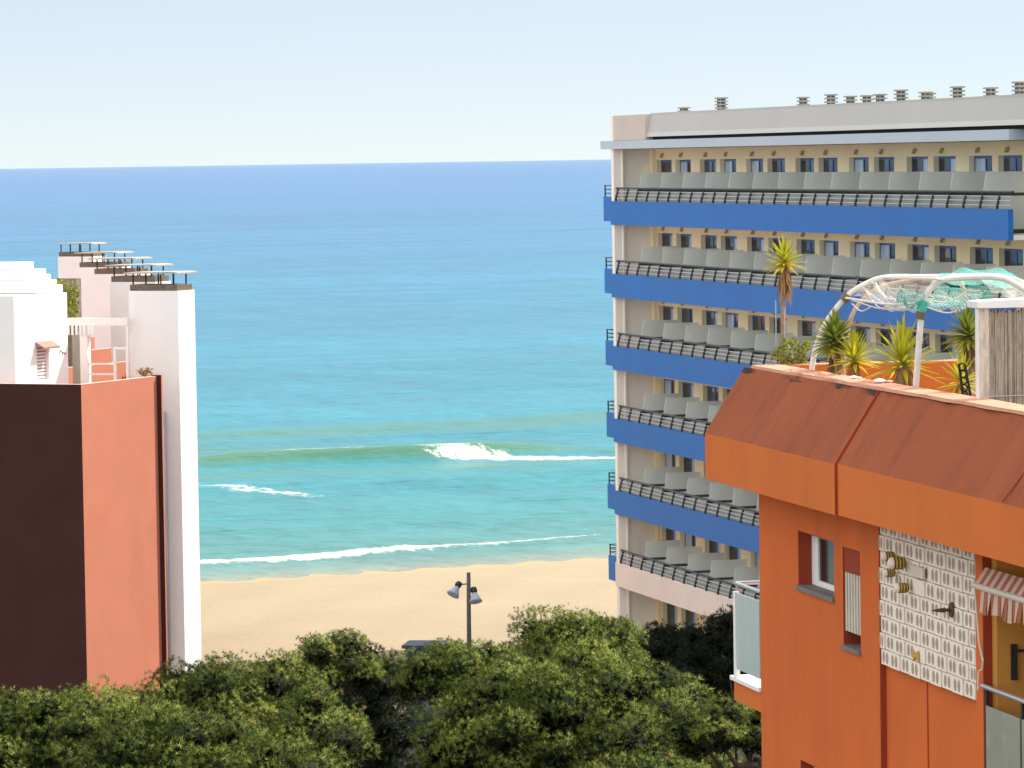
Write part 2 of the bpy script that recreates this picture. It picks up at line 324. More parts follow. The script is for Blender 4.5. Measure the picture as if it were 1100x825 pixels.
# sea
def sea_mat():
    m = bpy.data.materials.new('sea_water'); m.use_nodes = True; N = m.node_tree.nodes; L = m.node_tree.links; p = N['Principled BSDF']
    tc = N.new('ShaderNodeTexCoord'); sx = N.new('ShaderNodeSeparateXYZ'); L.new(tc.outputs['Object'], sx.inputs[0])
    def noise(scale, st, detail=4, rough=.55):
        mp = N.new('ShaderNodeMapping'); mp.inputs['Scale'].default_value = st; L.new(tc.outputs['Object'], mp.inputs[0])
        n = N.new('ShaderNodeTexNoise'); n.inputs['Scale'].default_value = scale; n.inputs['Detail'].default_value = detail; n.inputs['Roughness'].default_value = rough
        L.new(mp.outputs[0], n.inputs[0]); return n.outputs[0]
    def math_(op, a, b=None, c=None):
        n = N.new('ShaderNodeMath'); n.operation = op
        for i, x in enumerate((a, b, c)):
            if x is None: continue
            if isinstance(x, (int, float)): n.inputs[i].default_value = x
            else: L.new(x, n.inputs[i])
        return n.outputs[0]
    # depth (distance off shore) on a log scale, disturbed by sand bars and currents
    big = noise(.012, (.45, 1.6, 1), 5)
    lg = math_('LOGARITHM', math_('MAXIMUM', math_('ADD', sx.outputs[1], 4.0), 1.0), 10.0)
    x = math_('MULTIPLY', math_('ADD', lg, math_('MULTIPLY', math_('SUBTRACT', big, .5), .55)), .2)
    r = N.new('ShaderNodeValToRGB'); els = r.color_ramp.elements
    stops = SEA_STOPS
    for i, (pos, c) in enumerate(stops):
        e = els[i] if i < 2 else els.new(pos)
        e.position = pos; e.color = (*c, 1)
    L.new(x, r.inputs[0])
    # ripple streaks
    st1 = noise(1.0, (.85, .30, 1), 5, .7)                   # wind ripples
    st2 = noise(.12, (1.0, .34, 1), 6, .7)
    st3 = noise(.006, (.5, 2.0, 1), 5, .65)                   # long slicks and gust bands
    s = math_('ADD', math_('ADD', math_('MULTIPLY', math_('SUBTRACT', st1, .5), .95), math_('MULTIPLY', math_('SUBTRACT', st2, .5), .75)), math_('MULTIPLY', math_('SUBTRACT', st3, .5), .9))
    hs = N.new('ShaderNodeHueSaturation'); L.new(math_('ADD', 1.0, s), hs.inputs['Value']); L.new(r.outputs[0], hs.inputs['Color'])
    gr = N.new('ShaderNodeAttribute'); gr.attribute_name = 'swell'
    mg = N.new('ShaderNodeMix'); mg.data_type = 'RGBA'; L.new(gr.outputs['Fac'], mg.inputs[0]); L.new(hs.outputs[0], mg.inputs[6]); mg.inputs[7].default_value = (.07, .165, .105, 1)
    fo = N.new('ShaderNodeAttribute'); fo.attribute_name = 'foam'
    fn = math_('MULTIPLY_ADD', noise(1.6, (1.0, .5, 1), 9, .85), 5.4, -2.7)
    ff = N.new('ShaderNodeMapRange'); ff.inputs[1].default_value = .30; ff.inputs[2].default_value = .75
    L.new(math_('MULTIPLY', math_('ADD', fn, math_('SUBTRACT', math_('MULTIPLY', fo.outputs['Fac'], 1.45), .62)), math_('GREATER_THAN', fo.outputs['Fac'], .02)), ff.inputs[0])
    # rare white caps out at sea
    mf = N.new('ShaderNodeMix'); mf.data_type = 'RGBA'; L.new(ff.outputs[0], mf.inputs[0]); L.new(mg.outputs[2], mf.inputs[6]); mf.inputs[7].default_value = (.60, .56, .49, 1)
    L.new(mf.outputs[2], p.inputs['Base Color'])
    rr = N.new('ShaderNodeMapRange'); rr.inputs[3].default_value = .28; rr.inputs[4].default_value = .9; L.new(ff.outputs[0], rr.inputs[0]); L.new(rr.outputs[0], p.inputs['Roughness'])
    p.inputs['Specular IOR Level'].default_value = .06; p.inputs['IOR'].default_value = 1.33
    b1 = N.new('ShaderNodeBump'); b1.inputs['Strength'].default_value = .9; b1.inputs['Distance'].default_value = .55
    L.new(noise(.30, (.55, 1.2, 1), 7, .6), b1.inputs['Height'])
    b2 = N.new('ShaderNodeBump'); b2.inputs['Strength'].default_value = .7; b2.inputs['Distance'].default_value = 4.0
    L.new(noise(.035, (.5, 1.3, 1), 6, .6), b2.inputs['Height']); L.new(b1.outputs[0], b2.inputs['Normal']); L.new(b2.outputs[0], p.inputs['Normal'])
    return m
SEA_STOPS = [(.12, (.20, .22, .165)), (.20, (.075, .20, .185)), (.30, (.030, .19, .20)), (.42, (.020, .165, .215)), (.53, (.020, .145, .235)), (.60, (.024, .130, .25)), (.71, (.032, .125, .27)), (.95, (.04, .13, .28))]
def geo(start, first, ratio, n):
    out = [start]; st = first
    for _ in range(n): out.append(out[-1] + st); st *= ratio
    return np.array(out)
ug = geo(70, .6, 1.15, 65)[1:]
us = np.concatenate([-ug[::-1] - 0, np.arange(-70, 70.1, .5), ug])
vg = geo(125, .6, 1.10, 96)[1:]
vv = np.concatenate([np.arange(-3, 125.1, .45), vg])
def wob(u): return 1.6*np.sin(u*.11) + .7*np.sin(u*.31+1)
def sea_z(u, v):
    near = sstep(700, 100, v) * sstep(400, 70, np.abs(u))
    z = .06*near*np.sin(v*.55 + .25*np.sin(u*.13))*sstep(0, 30, v)
    vr = 73 + wob(u)*.8
    d = v - vr; ridge = np.where(d < 0, np.exp(-(d/1.5)**2), np.exp(-(d/4.5)**2))
    z = z + .85*ridge*sstep(8, 20, u)*sstep(48, 36, u)
    z = z + .35*np.exp(-((v - 52 - wob(u+9))/2.5)**2)*sstep(60, 10, np.abs(u-20)) + .40*np.exp(-((v - 104 - wob(u))/4.0)**2)*sstep(90, 30, np.abs(u-50))
    z = z + .10*np.exp(-((v - 9 - wob(u)*.5)/1.2)**2)*sstep(80, 40, np.abs(u))
    return z + .03
def f_swell(u, v):
    d = v - (73 + wob(u)*.8)
    a = np.where(d < 0, np.exp(-(d/2.6)**2), np.exp(-(d/.8)**2)) * sstep(4, 18, u) * sstep(52, 38, u)
    b = .55*np.exp(-((v - 101 - wob(u))/4.0)**2)*sstep(70, 20, np.abs(u-52))
    c = .5*np.exp(-((v - 63 - wob(u+4))/3.0)**2)*sstep(30, 12, np.abs(u-26))
    e = .6*np.exp(-((v - 88 - wob(u))/3.0)**2)*sstep(34, 10, np.abs(u-8))
    return np.clip(a + b + c + e, 0, .95)
def f_foam(u, v):
    line = 8.8 + .17*(u+8)*sstep(-20, 10, u)*.55 + .5*np.sin(u*.5)
    wd = np.where(u < 4, 1.9, 1.9 - (np.clip(u, 4, 16)-4)*.125)
    a = 1.15*np.exp(-((v - line)/np.maximum(wd, .35))**2)*np.where(u > 5, .75, 1.0)
    a = a*sstep(40, 14, u)
    # broken wave on the right
    cv = 72.0 - .95*np.clip(u-32, 0, 40)**1.0*.75
    b = 1.1*np.exp(-(((v - cv)/(3.0 - .05*np.clip(u-32, 0, 30)))**2))*sstep(29.5, 34.5, u)*sstep(60, 44, u)
    # the lip of the breaking crest
    c = 1.0*np.exp(-((v - (73.6 + wob(u)*.8))/.8)**2)*sstep(20, 23, u)*sstep(33, 27, u)
    # small foam near the left building
    dl = v - (55.5 - 2.6*(u - 9.5)); d = .86*np.exp(-(dl/4.0)**2)*sstep(3, 7, u)*sstep(14.5, 12.5, u)
    e = .5*np.exp(-(v/.5)**2)
    return np.clip(np.maximum.reduce([a, b, c, d, e]), 0, 1.1)
grid_obj('sea', us, vv, sea_z, sea_mat(), {'foam': f_foam, 'swell': f_swell})['kind'] = 'structure'

# ------------------------------------------------------------------ the hotel with blue balconies
HZ = 1.9
hotel = thing('hotel', (4.01, 160.6, HZ), math.atan2(-.96589, .25897), 'long cream hotel with blue balcony bands, grey privacy screens and louvred roof vents', 'hotel')
FL = 2.84; LEN = 52.0; WY = 1.6
def zb(k): return 19.32 - FL * k
wt = []                                              # window openings: left edge of each, in pairs
for k in range(10): wt += [2.95 + 5.53*k - 1.22 - .85, 2.95 + 5.53*k + 1.22 - .85]
WW = 1.95                                             # width of a balcony door opening
nwin = [18, 18, 17, 8, 8, 8, 6]
holes = []; wpos = []
for k in range(7):
    for i in range(nwin[k]):
        t = wt[i]
        if t + WW > LEN - .3: continue
        z0 = zb(k) - .75 if k < 6 else 1.95 + .12
        h = (t, t + WW, z0, zb(k) + 1.58)
        holes.append(h); wpos.append((t, z0, h[3] - z0, k))
b = MB().holed(.36, LEN, HZ, 21.34, WY, holes, .25)
b.box(.36, LEN, WY + .42, 14, HZ, 21.34)
obj('wall', b, M['yellow'], hotel)
b = MB(); b.box(0, .352, 0, 14.2, HZ, 22.66); b.box(.0, .352, -.001, .0, HZ, 22.66)
obj('end_wall', b, M['hotel_white'], hotel)
obj('drainpipe', MB().tube([(.48, .32, HZ), (.48, .32, 21.3)], .07), M['hotel_white'], hotel)
obj('corner_pilaster', MB().box(.365, .8, 1.45, WY - .003, HZ, 21.34), M['yellow'], hotel)
b = MB(); b.box(-1.25, 41.5, -.06, 14.4, 21.352, 21.67); obj('eave', b, M['eave'], hotel)
b = MB(); b.box(41.51, LEN, .45, 14.4, 21.352, 21.68); obj('eave', b, M['pipe'], hotel)
b = MB(); b.box(.355, 4.6, .0, .6, 21.674, 22.662); obj('roof_parapet', b, M['parapet_grey'], hotel, bevel=.02)
b = MB(); b.prism([(.04, 21.79), (.10, 21.95), (.20, 22.60), (.20, 22.685), (.6, 22.685), (.6, 21.79)], 'x', 4.603, LEN); obj('roof_parapet', b, M['roof_panel'], hotel)
obj('shadow_gap', MB().box(4.603, LEN, .32, .6, 21.672, 21.788), M['gap'], hotel)
obj('roof', MB().box(.355, LEN, .603, 14.2, 21.68, 22.3), M['vent'], hotel)
# balconies: band, slab, railing, screens
scr = MB(); scr.prism([(.10, -.76), (1.59, -.76), (1.59, 1.10), (.24, 1.10), (.12, .3)], 'x', -.012, .012)
scr_me = None
def railing_mb(k, t1):
    b = MB(); z = zb(k); t = .64
    b.cur = 0
    while t < t1:
        b.tube([(t, -.02, z - .16), (t, -.01, z + .1), (t, .10, z + .49)], .045, 6); t += 1.372
    b.tube([(.1, .10, z + .50), (t1, .10, z + .50)], .04, 6)
    b.cur = 1
    for f in (.10, .24, .37): b.tube([(.1, .0 + .10*f/.49, z + f), (t1, .10*f/.49, z + f)], .022, 6)
    return b
screen_proto = None
nscr = [16, 16, 14, 7, 7, 7]
tend = [41.4, 41.4, 41.4, 41.4, 41.4, 41.4]
for k in range(6):
    z = zb(k); T = tend[k]
    b = MB(); b.box(.03, T, -.062, .10, z - .92, z); b.cur = 1; b.box(.36, T - .02, .101, WY - .004, z - .915, z - .77)
    bal = obj('balcony', b, [M['hotel_blue'] if k < 5 else M['pinkish'], M['hotel_white']], hotel)
    if k == 5: bal['label'] = 'unpainted pinkish balcony band above the ground floor'
    obj('railing', railing_mb(k, T), [M['rail_dark'], M['rail_light']], bal)
    for i in range(nscr[k]):
        t = 3.3 + 2.74*i
        if t > T - .4: continue
        if screen_proto is None:
            screen_proto = obj('privacy_screen', scr, M['screen'], bal, raw=True)
            o = screen_proto
            
            # the dark cross rail is a second material slot of the same screen mesh
            n0 = len(o.data.polygons)
            me = bpy.data.meshes.new('privacy_screen'); s2 = MB(); s2.add(scr.v, scr.f); s2.cur = 1; s2.box(-.02, .02, .13, 1.585, .37, .46); s2.box(-.02, .02, .09, 1.59, -.77, -.64)
            me.from_pydata(s2.v, [], s2.f); me.materials.append(M['screen']); me.materials.append(M['screen_base']); me.polygons.foreach_set('material_index', s2.m); me.update()
            o.data = me
        else:
            o = screen_proto.copy(); col.objects.link(o); o.parent = bal
        o.location = (t, 0, z - HZ)
    # set-back balcony of the next wing
    b = MB(); b.box(T + .03, LEN, .62, .74, z - .92, z - .62); b.box(T + .03, LEN, .741, WY - .004, z - .915, z - .77)
    sb = obj('setback_balcony', b, M['hotel_white'], hotel)
    obj('railing_panel', MB().box(T + .05, LEN, .64, .70, z - .615, z + .46), M['screen'], sb)
    # balcony on the sea front, seen end on
    b = MB(); b.box(-1.27, -.003, .04, 10.0, z - .80, z + .17)
    sb = obj('side_balcony', b, M['hotel_blue'], hotel)
    b = MB()
    for y in (.1, 1.4, 2.7): b.tube([(-1.2, y, z + .17), (-1.2, y, z + .62)], .03, 6)
    for zz in (.3, .45, .6): b.tube([(-1.2, .06, z + zz), (-1.2, 9.9, z + zz)], .02, 6); b.tube([(-1.2, .1, z + zz), (-.02, .1, z + zz)], .02, 6)
    obj('railing', b, M['rail_dark'], sb)
# windows
def make_window(h, v):
    f = MB(); wd = WW
    f.box(0.003, .07, .18, .24, .003, h - .003); f.box(wd - .07, wd - .003, .18, .24, .003, h - .003); f.box(.07, wd - .07, .18, .24, h - .09, h - .003); f.box(.07, wd - .07, .16, .24, .003, .08)
    f.box(wd/2 - .04, wd/2 + .04, .17, .235, .08, h - .09)
    root = obj('window', f, M['blue_frame'], hotel, raw=True)
    mats = [('glass_dark', 'curtain'), ('glass', 'glass_dark'), ('glass_dark', 'glass'), ('curtain', 'glass_dark')][v]
    obj('pane', MB().box(.07, wd/2 - .04, .19, .22, .08, h - .09), M[mats[0]], root, raw=True)
    obj('pane', MB().box(wd/2 + .04, wd - .07, .19, .22, .08, h - .09), M[mats[1]], root, raw=True)
    obj('room_wall', MB().box(0.003, wd - .003, .25, .3, .003, h - .003), M['gap'], root, raw=True)
    return root
protos = {}
def copy_part(o, parent):
    c = o.copy(); col.objects.link(c); c.parent = parent
    for ch in o.children:
        d = ch.copy(); col.objects.link(d); d.parent = c
    return c
lamp_proto = None
for t, z0, h, k in wpos:
    key = (round(h, 3), rnd.choice((0, 0, 0, 2, 1, 3, 3)))
    if key not in protos: o = protos[key] = make_window(h, key[1])
    else: o = copy_part(protos[key], hotel)
    o.location = (t, WY, z0 - HZ)
    if lamp_proto is None:
        b = MB(); b.box(-.08, .08, -.08, -.003, -.03, .05); b.box(-.05, .05, -.12, -.04, -.12, -.03)
        lamp_proto = o2 = obj('wall_lamp', b, M['lampbrown'], hotel, raw=True)
    else: o2 = lamp_proto.copy(); col.objects.link(o2); o2.parent = hotel
    o2.location = (t + .85, WY, zb(k) + 1.79 - HZ)
# louvred vents on the roof
def vent(t0, t1, ztop, y):
    tm = (t0 + t1)/2; t0, t1 = tm - .21, tm + .21
    ztop = 22.302 + (ztop - 22.302)*.8
    b = MB(); z = 22.302; d = .27 if t0 < 12 else .22
    for x in (t0 + .05, t1 - .05, (t0+t1)/2):
        for yy in (y + .05, y + d - .05): b.box(x - .03, x + .03, yy - .03, yy + .03, z, ztop)
    zz = ztop
    while zz > 22.6:
        b.box(t0 - .06, t1 + .06, y - .05, y + d + .05, zz, zz + .05); zz -= .125
    obj('roof_vent', b, M['vent'], hotel)
for v_ in ((-.9,-.0,23.04,2.6),(5.6,6.9,23.40,2.4),(15.2,16.3,23.2,2.4),(18.1,19.3,23.25,2.4),(20.3,21.1,23.13,2.4),(21.4,22.2,23.13,2.6),(23.1,24.2,23.14,2.4),(25.3,26.0,23.27,2.4),(26.4,26.9,23.1,3.0),(27.4,28.5,23.13,2.4),(30.4,31.2,23.27,2.4),(31.4,31.9,23.2,3.2),(35.5,36.6,23.32,2.4)):
    t0, t1 = v_[0], v_[1]
    if t0 < .3: t0, t1 = .5, 1.3
    vent(t0, t1, v_[2], v_[3])

# ------------------------------------------------------------------ red and white terraced building on the left
RZ = 1.9
redb = thing('apartment_building', (-14.119, 134.0, RZ), math.atan2(-.413, .911), 'dark red and salmon terraced apartment block with tall white chimney stacks', 'apartment building')
def unit(ox, oy, first):
    """one stepped unit of the block: walls, terrace, chimney stack"""
    TF = 12.9
    b = MB()
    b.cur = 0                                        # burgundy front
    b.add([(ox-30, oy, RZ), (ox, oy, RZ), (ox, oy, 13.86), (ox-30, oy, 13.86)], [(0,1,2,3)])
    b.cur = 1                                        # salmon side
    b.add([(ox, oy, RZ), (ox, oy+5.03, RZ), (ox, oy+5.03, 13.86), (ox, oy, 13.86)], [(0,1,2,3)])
    b.cur = 2
    b.add([(ox-30, oy, 13.86), (ox, oy, 13.86), (ox-.2, oy+.2, 13.86), (ox-30, oy+.2, 13.86)], [(0,1,2,3)])
    b.add([(ox, oy, 13.86), (ox, oy+5.03, 13.86), (ox-.2, oy+5.03, 13.86), (ox-.2, oy+.2, 13.86)], [(0,1,2,3)])
    b.cur = 1
    b.add([(ox-.2, oy+.2, TF), (ox-.2, oy+5.03, TF), (ox-.2, oy+5.03, 13.86), (ox-.2, oy+.2, 13.86)], [(3,2,1,0)])
    b.add([(ox-30, oy+.2, TF), (ox-.2, oy+.2, TF), (ox-.2, oy+.2, 13.86), (ox-30, oy+.2, 13.86)], [(3,2,1,0)])
    b.add([(ox-30, oy+.2, TF), (ox-.2, oy+.2, TF), (ox-1.4, oy+9.6, TF), (ox-30, oy+9.6, TF)], [(0,1,2,3)])
    b.cur = 0                                        # return beside the stack
    b.add([(ox-.2, oy+5.03, RZ), (ox+.18, oy+5.03, RZ), (ox+.18, oy+5.03, 13.9), (ox-.2, oy+5.03, 13.9)], [(0,1,2,3)])
    b.cur = 1
    b.box(ox-.19, ox+.18, oy+5.031, oy+5.12, RZ, 13.9)
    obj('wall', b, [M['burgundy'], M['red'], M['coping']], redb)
def stack(x, y, wx=1.92, wy=1.17, z1=16.72):
    b = MB().box(x, x+wx, y, y+wy, RZ, z1)
    s_ = obj('chimney_stack', b, M['white'], redb)
    b = MB().box(x+.03, x+wx-.05, y+.03, y+wy-.05, z1+.002, z1+.21); obj('cap', b, M['cap'], s_, bevel=.02)
    for px_ in (.12, .62, 1.2, 1.7):
        for py_ in (.12, wy-.18): obj('post', MB().box(x+px_-.02, x+px_+.02, y+py_-.02, y+py_+.02, z1+.211, z1+.57), M['iron'], s_)
    b = MB().prism([(x-.15, z1+.575), (x+1.75, z1+.60), (x+wx+.06, z1+.57), (x+wx+.06, z1+.62), (x+1.75, z1+.65), (x-.15, z1+.625)], 'y', y-.08, y+wy+.12)
    obj('cover_plate', b, M['plate'], s_)
for k in range(4):
    unit(-6.2*k, 9.45*k, k == 0)
for x, y in ((-1.51,5.9),(-7.61,15.22),(-13.93,24.87),(-20.16,34.34),(-31.93,52.5)): stack(x, y)
unit(-30.5, 46.6, False)
obj('drainpipe', MB().tube([(-.18, 5.77, RZ), (-.18, 5.77, 12.6)], .09, 10), M['pipe'], redb, smooth=True)
# white penthouse
b = MB()
pm = Matrix.Rotation(0, 3, 'Z')
hs = [(2.24, 3.02, 13.86, 14.95)]
t_ = MB().holed(.84, 4.29, 12.9, 16.73, 0, hs, .18)
b.add([(-3.0 - p[1], p[0], p[2]) for p in t_.v], t_.f)          # the holed face turned to face +x
b.add([(-12, .84, 12.9), (-3.0, .84, 12.9), (-3.0, .84, 16.73), (-12, .84, 16.73)], [(0,1,2,3)])
b.add([(-12, .84, 16.73), (-3.0, .84, 16.73), (-3.0, 4.29, 16.73), (-12, 4.29, 16.73)], [(0,1,2,3)])
b.add([(-12, 4.29, 12.9), (-3.0, 4.29, 12.9), (-3.0, 4.29, 16.73), (-12, 4.29, 16.73)], [(3,2,1,0)])
b.box(-12, -3.9, 1.2, 4.2, 12.95, 16.6)
pent = obj('penthouse', b, M['white'], redb)
wn = obj('window', MB().box(-3.17, -3.13, 2.245, 3.015, 13.87, 14.94), M['grating'], pent)
b = MB()
for i in range(9): b.box(-3.13, -3.11, 2.26, 3.0, 13.9 + i*.115, 13.96 + i*.115)
obj('shutter', b, M['white_paint'], wn)
b = MB().prism([(-2.999, 15.14), (-2.66, 14.96), (-2.66, 14.90), (-2.999, 15.08)], 'y', 2.15, 3.2); obj('window_hood', b, M['brown'], pent)
b = MB()
for y_, z_ in ((3.75, 14.72), (3.9, 14.66), (4.05, 14.64)): b.box(-2.999, -2.96, y_, y_+.06, z_, z_+.06)
obj('vent_hole', b, M['oldwall'], pent)
for i, (xr, z0, z1) in enumerate(((-3.1, 16.75, 17.0), (-3.3, 17.002, 17.18), (-3.5, 17.182, 17.36), (-3.65, 17.362, 17.54), (-4.1, 17.542, 17.78))):
    obj('roof_step', MB().box(-12, xr, 2.5 + i*.06, 4.2 - i*.05, z0, z1), M['white'], pent, bevel=.015)
# terrace pergola, columns, gate, back walls
b = MB(); b.box(-3.75, -1.36, 5.5, 5.72, 15.55, 15.80); obj('terrace_beam', b, M['white_paint'], redb)
b = MB()
for i in range(7): b.box(-3.70 + i*.16, -3.62 + i*.16, 5.45, 5.49, 15.22, 15.548)
obj('awning_fringe', b, M['white_paint'], redb)
obj('terrace_column', MB().box(-3.24, -2.94, 5.5, 5.72, 12.9, 15.547), M['white_paint'], redb)
obj('terrace_door', MB().box(-3.78, -3.25, 5.9, 5.96, 12.9, 15.2), M['frost_dull'], redb)
b = MB()
for x in (-1.90, -1.41): b.box(x-.045, x+.045, 5.52, 5.60, 12.9, 14.82)
b.box(-1.43, -1.36, 5.53, 5.6, 14.8, 15.547); b.box(-1.86, -1.45, 5.53, 5.59, 14.73, 14.81)
obj('terrace_gate', b, M['white_paint'], redb)
b = MB()
for z in (13.45, 13.85, 14.2): b.box(-2.94, -1.95, 5.54, 5.58, z, z+.06)
b.box(-2.7, -2.63, 5.54, 5.58, 12.9, 13.5)
obj('terrace_railing', b, M['white_paint'], redb)
b = MB(); b.box(-14, -7.3, 12.2, 12.6, 12.9, 16.95); obj('back_wall', b, M['oldwall'], redb)
b = MB(); b.box(-12.5, -8.2, 11.0, 11.3, 12.9, 16.8); obj('back_wall', b, M['coping'], redb)

# ------------------------------------------------------------------ orange building on the right
OZ = 1.9
orb = thing('apartment_building', (3.119, 52.0, OZ), math.atan2(-.97747, .2111), 'orange apartment block with overhanging weathered roof rim and white breeze block panel', 'apartment building')
LT = 20.0
w1 = (1.77, 3.30); w2 = (3.66, 4.36)
holes = []
for s_ in range(4):
    d = -2.84*s_
    holes += [(w1[0], w1[1], 15.69+d, 16.39+d), (w2[0], w2[1], 15.17+d, 16.36+d)]
b = MB(); b.cur = 0
b.holed(0, 5.10, OZ, 17.0, 0, holes, .25)
b.add([(0,0,OZ),(0,9,OZ),(0,9,17.0),(0,0,17.0)], [(0,1,2,3)])
# recessed panel with the breeze blocks above
RP = .07
b.box(5.10, 8.55, RP, .5, OZ, 17.0)
b.box(8.55, 8.78, 0, .5, OZ, 17.0)
b.box(8.78, LT, 0.02, .3, OZ, 13.9)
wall = obj('wall', b, M['orange'], orb)
b = MB()
for h in holes:
    b.box(h[0]+.002, h[0]+.012, .004, .246, h[2]+.03, h[3]-.002); b.box(h[1]-.012, h[1]-.002, .004, .246, h[2]+.03, h[3]-.002); b.box(h[0]+.013, h[1]-.013, .004, .246, h[3]-.012, h[3]-.002)
b.box(5.101, 5.112, .003, RP-.002, OZ, 16.86)
b.box(8.781, 8.80, .004, .5, 13.9, 16.86)
obj('reveal', b, M['reveal'], orb)
b = MB(); b.tube([(6.66, RP-.002, 15.1), (6.67, RP-.002, 14.2), (6.71, RP-.002, 13.0), (6.72, RP-.002, 10)], .012, 5); obj('wall_crack', b, M['reveal'], orb)
for s_ in range(4):
    d = -2.84*s_
    sill = MB().box(w1[0]-.02, w1[1]+.02, -.035, .25, 15.66+d, 15.715+d)
    wd = obj('window', MB().box(1.785, 2.06, .17, .22, 15.72+d, 16.375+d).box(2.06, 3.28, .17, .22, 15.72+d, 15.79+d).box(2.06, 3.28, .17, .22, 16.32+d, 16.375+d), M['white_paint'], orb)
    obj('pane', MB().box(2.065, 3.28, .19, .205, 15.792+d, 16.318+d), M['glass_dark'], wd)
    obj('sill', sill, M['stone'], wd)
    wd = obj('window', MB().box(w2[0]+.014, w2[1]-.014, .20, .24, 15.18+d, 16.34+d), M['slatgap'], orb)
    b = MB()
    for i in range(6): x = w2[0] + .03 + i*.112; b.box(x, x+.06, .02, .05, 15.36+d, 16.06+d)
    for z in (15.5, 15.95): b.box(w2[0]+.016, w2[1]-.016, .051, .07, z+d, z+.05+d)
    b.box(w2[0]+.016, w2[1]-.016, .10, .199, 16.05+d, 16.345+d)
    obj('slats', b, M['slat'], wd)
    b = MB(); b.box(w2[0]-.015, w2[1]+.015, -.03, .25, 15.14+d, 15.19+d); obj('sill', b, M['stone'], wd)
    obj('lintel_panel', MB().box(w2[0]+.013, w2[1]-.013, .015, .099, 16.07+d, 16.347+d), M['reveal'], wd)
# breeze block screen: staggered blocks, two slots in each
b = MB(); b.cur = 0
b.box(5.115, 8.54, RP - .018, RP - .003, 15.15, 16.84)
rows = 9; bh = .188; bw = .375
for r_ in range(rows):
    z0 = 15.13 + r_*bh
    off = -bw/2 if r_ % 2 else 0
    for c_ in range(11):
        x0 = 5.10 + off + c_*bw; x1 = x0 + bw - .018
        if x0 < 5.04: x0 = 5.045
        if x1 > 8.56: x1 = 8.555
        if x1 - x0 < .1: continue
        pr = .012 if (c_ + r_) % 2 else .0
        b.cur = 0; b.box(x0, x1, RP - .055 - pr, RP - .019, z0, z0 + bh - .012)
        b.cur = 1
        for q in (.30, .66):
            xc = x0 + (x1-x0)*q; hw = min(.052, (x1-x0)*.13)
            ring = [(xc + hw*math.cos(a)*1.0, z0 + bh*.47 + bh*.36*math.sin(a)) for a in [2*PI*i/10 for i in range(10)]]
            if c_ == 4 and r_ % 4 == 1: continue
            b.prism(ring, 'y', RP - .0585 - pr, RP - .05)
obj('breeze_block_screen', b, [M['block'], M['blockhole']], orb)
# overhanging fascia and sloping roof rim (panels with joints between)
OV = -.47
def rim_panel(t0, t1, proud=0.0):
    b = MB(); p = proud
    a0 = (OV - p, 16.86); a1 = (OV - p, 17.45); a2 = (.06 - p*.8, 18.275 + p*.3)
    b.cur = 0; b.add([(t0,a0[0],a0[1]),(t1,a0[0],a0[1]),(t1,a1[0],a1[1]),(t0,a1[0],a1[1])], [(0,1,2,3)])
    b.cur = 1; b.add([(t0,a1[0],a1[1]),(t1,a1[0],a1[1]),(t1,a2[0],a2[1]),(t0,a2[0],a2[1])], [(0,1,2,3)])
    b.cur = 0
    b.add([(t0,a0[0],a0[1]),(t0,.5,16.861),(t1,.5,16.861),(t1,a0[0],a0[1])], [(0,1,2,3)])
    for t in (t0, t1): b.add([(t,a0[0],a0[1]),(t,a1[0],a1[1]),(t,a2[0],a2[1]),(t,.38,18.28),(t,.5,16.861)], [(0,1,2,3,4)])
    b.cur = 1; b.add([(t0,a2[0],a2[1]),(t1,a2[0],a2[1]),(t1,.35,18.279),(t0,.35,18.279)], [(0,1,2,3)])
    return obj('roof_rim', b, [M['orange_fascia'], M['mansard']], orb)
rim_panel(-.72, 5.04, .035); rim_panel(5.05, LT, .0)
obj('rim_crack', MB().tube([(10.9, OV-.03, 17.47), (10.93, -.22, 17.83), (10.9, .0, 18.14)], .009, 5), M['reveal'], orb)
b = MB().prism([(OV-.030, 16.866), (OV-.030, 17.45), (.036, 18.284), (.3, 18.27), (.3, 16.88)], 'x', 5.0405, 5.0495); obj('rim_joint', b, M['reveal'], orb)
b = MB()
n = 46; prof = []
for i in range(n+1):
    t = -.42 + (LT + .42)*i/n; j = .012*math.sin(i*1.7) + .008*math.sin(i*4.1)
    prof.append((t, j))
for i in range(n):
    (t0, j0), (t1, j1) = prof[i], prof[i+1]
    for (y0, z0, y1, z1) in ((.04, 18.285, .05, 18.322), (.05, 18.322, .36, 18.335), (.36, 18.335, .37, 17.4)):
        b.add([(t0,y0+j0,z0),(t1,y0+j1,z0),(t1,y1+j1*.5,z1),(t0,y1+j0*.5,z1)], [(0,1,2,3)])
    
b.add([(-.42,.04,18.2),(-.42,.04,18.325),(-.42,.36,18.335),(-.42,.36,17.4)], [(0,1,2,3)])
b.box(-.40, -.12, .372, 9, 17.4, 18.33)                              # parapet on the sea side
obj('parapet', b, M['rim'], orb)
obj('parapet_face', MB().box(-.119, -.112, .38, 9, 17.4, 18.318), M['orange_fascia'], orb)
obj('roof_terrace', MB().box(-.5, LT, .375, 9, 17.2, 17.4), M['stone'], orb)
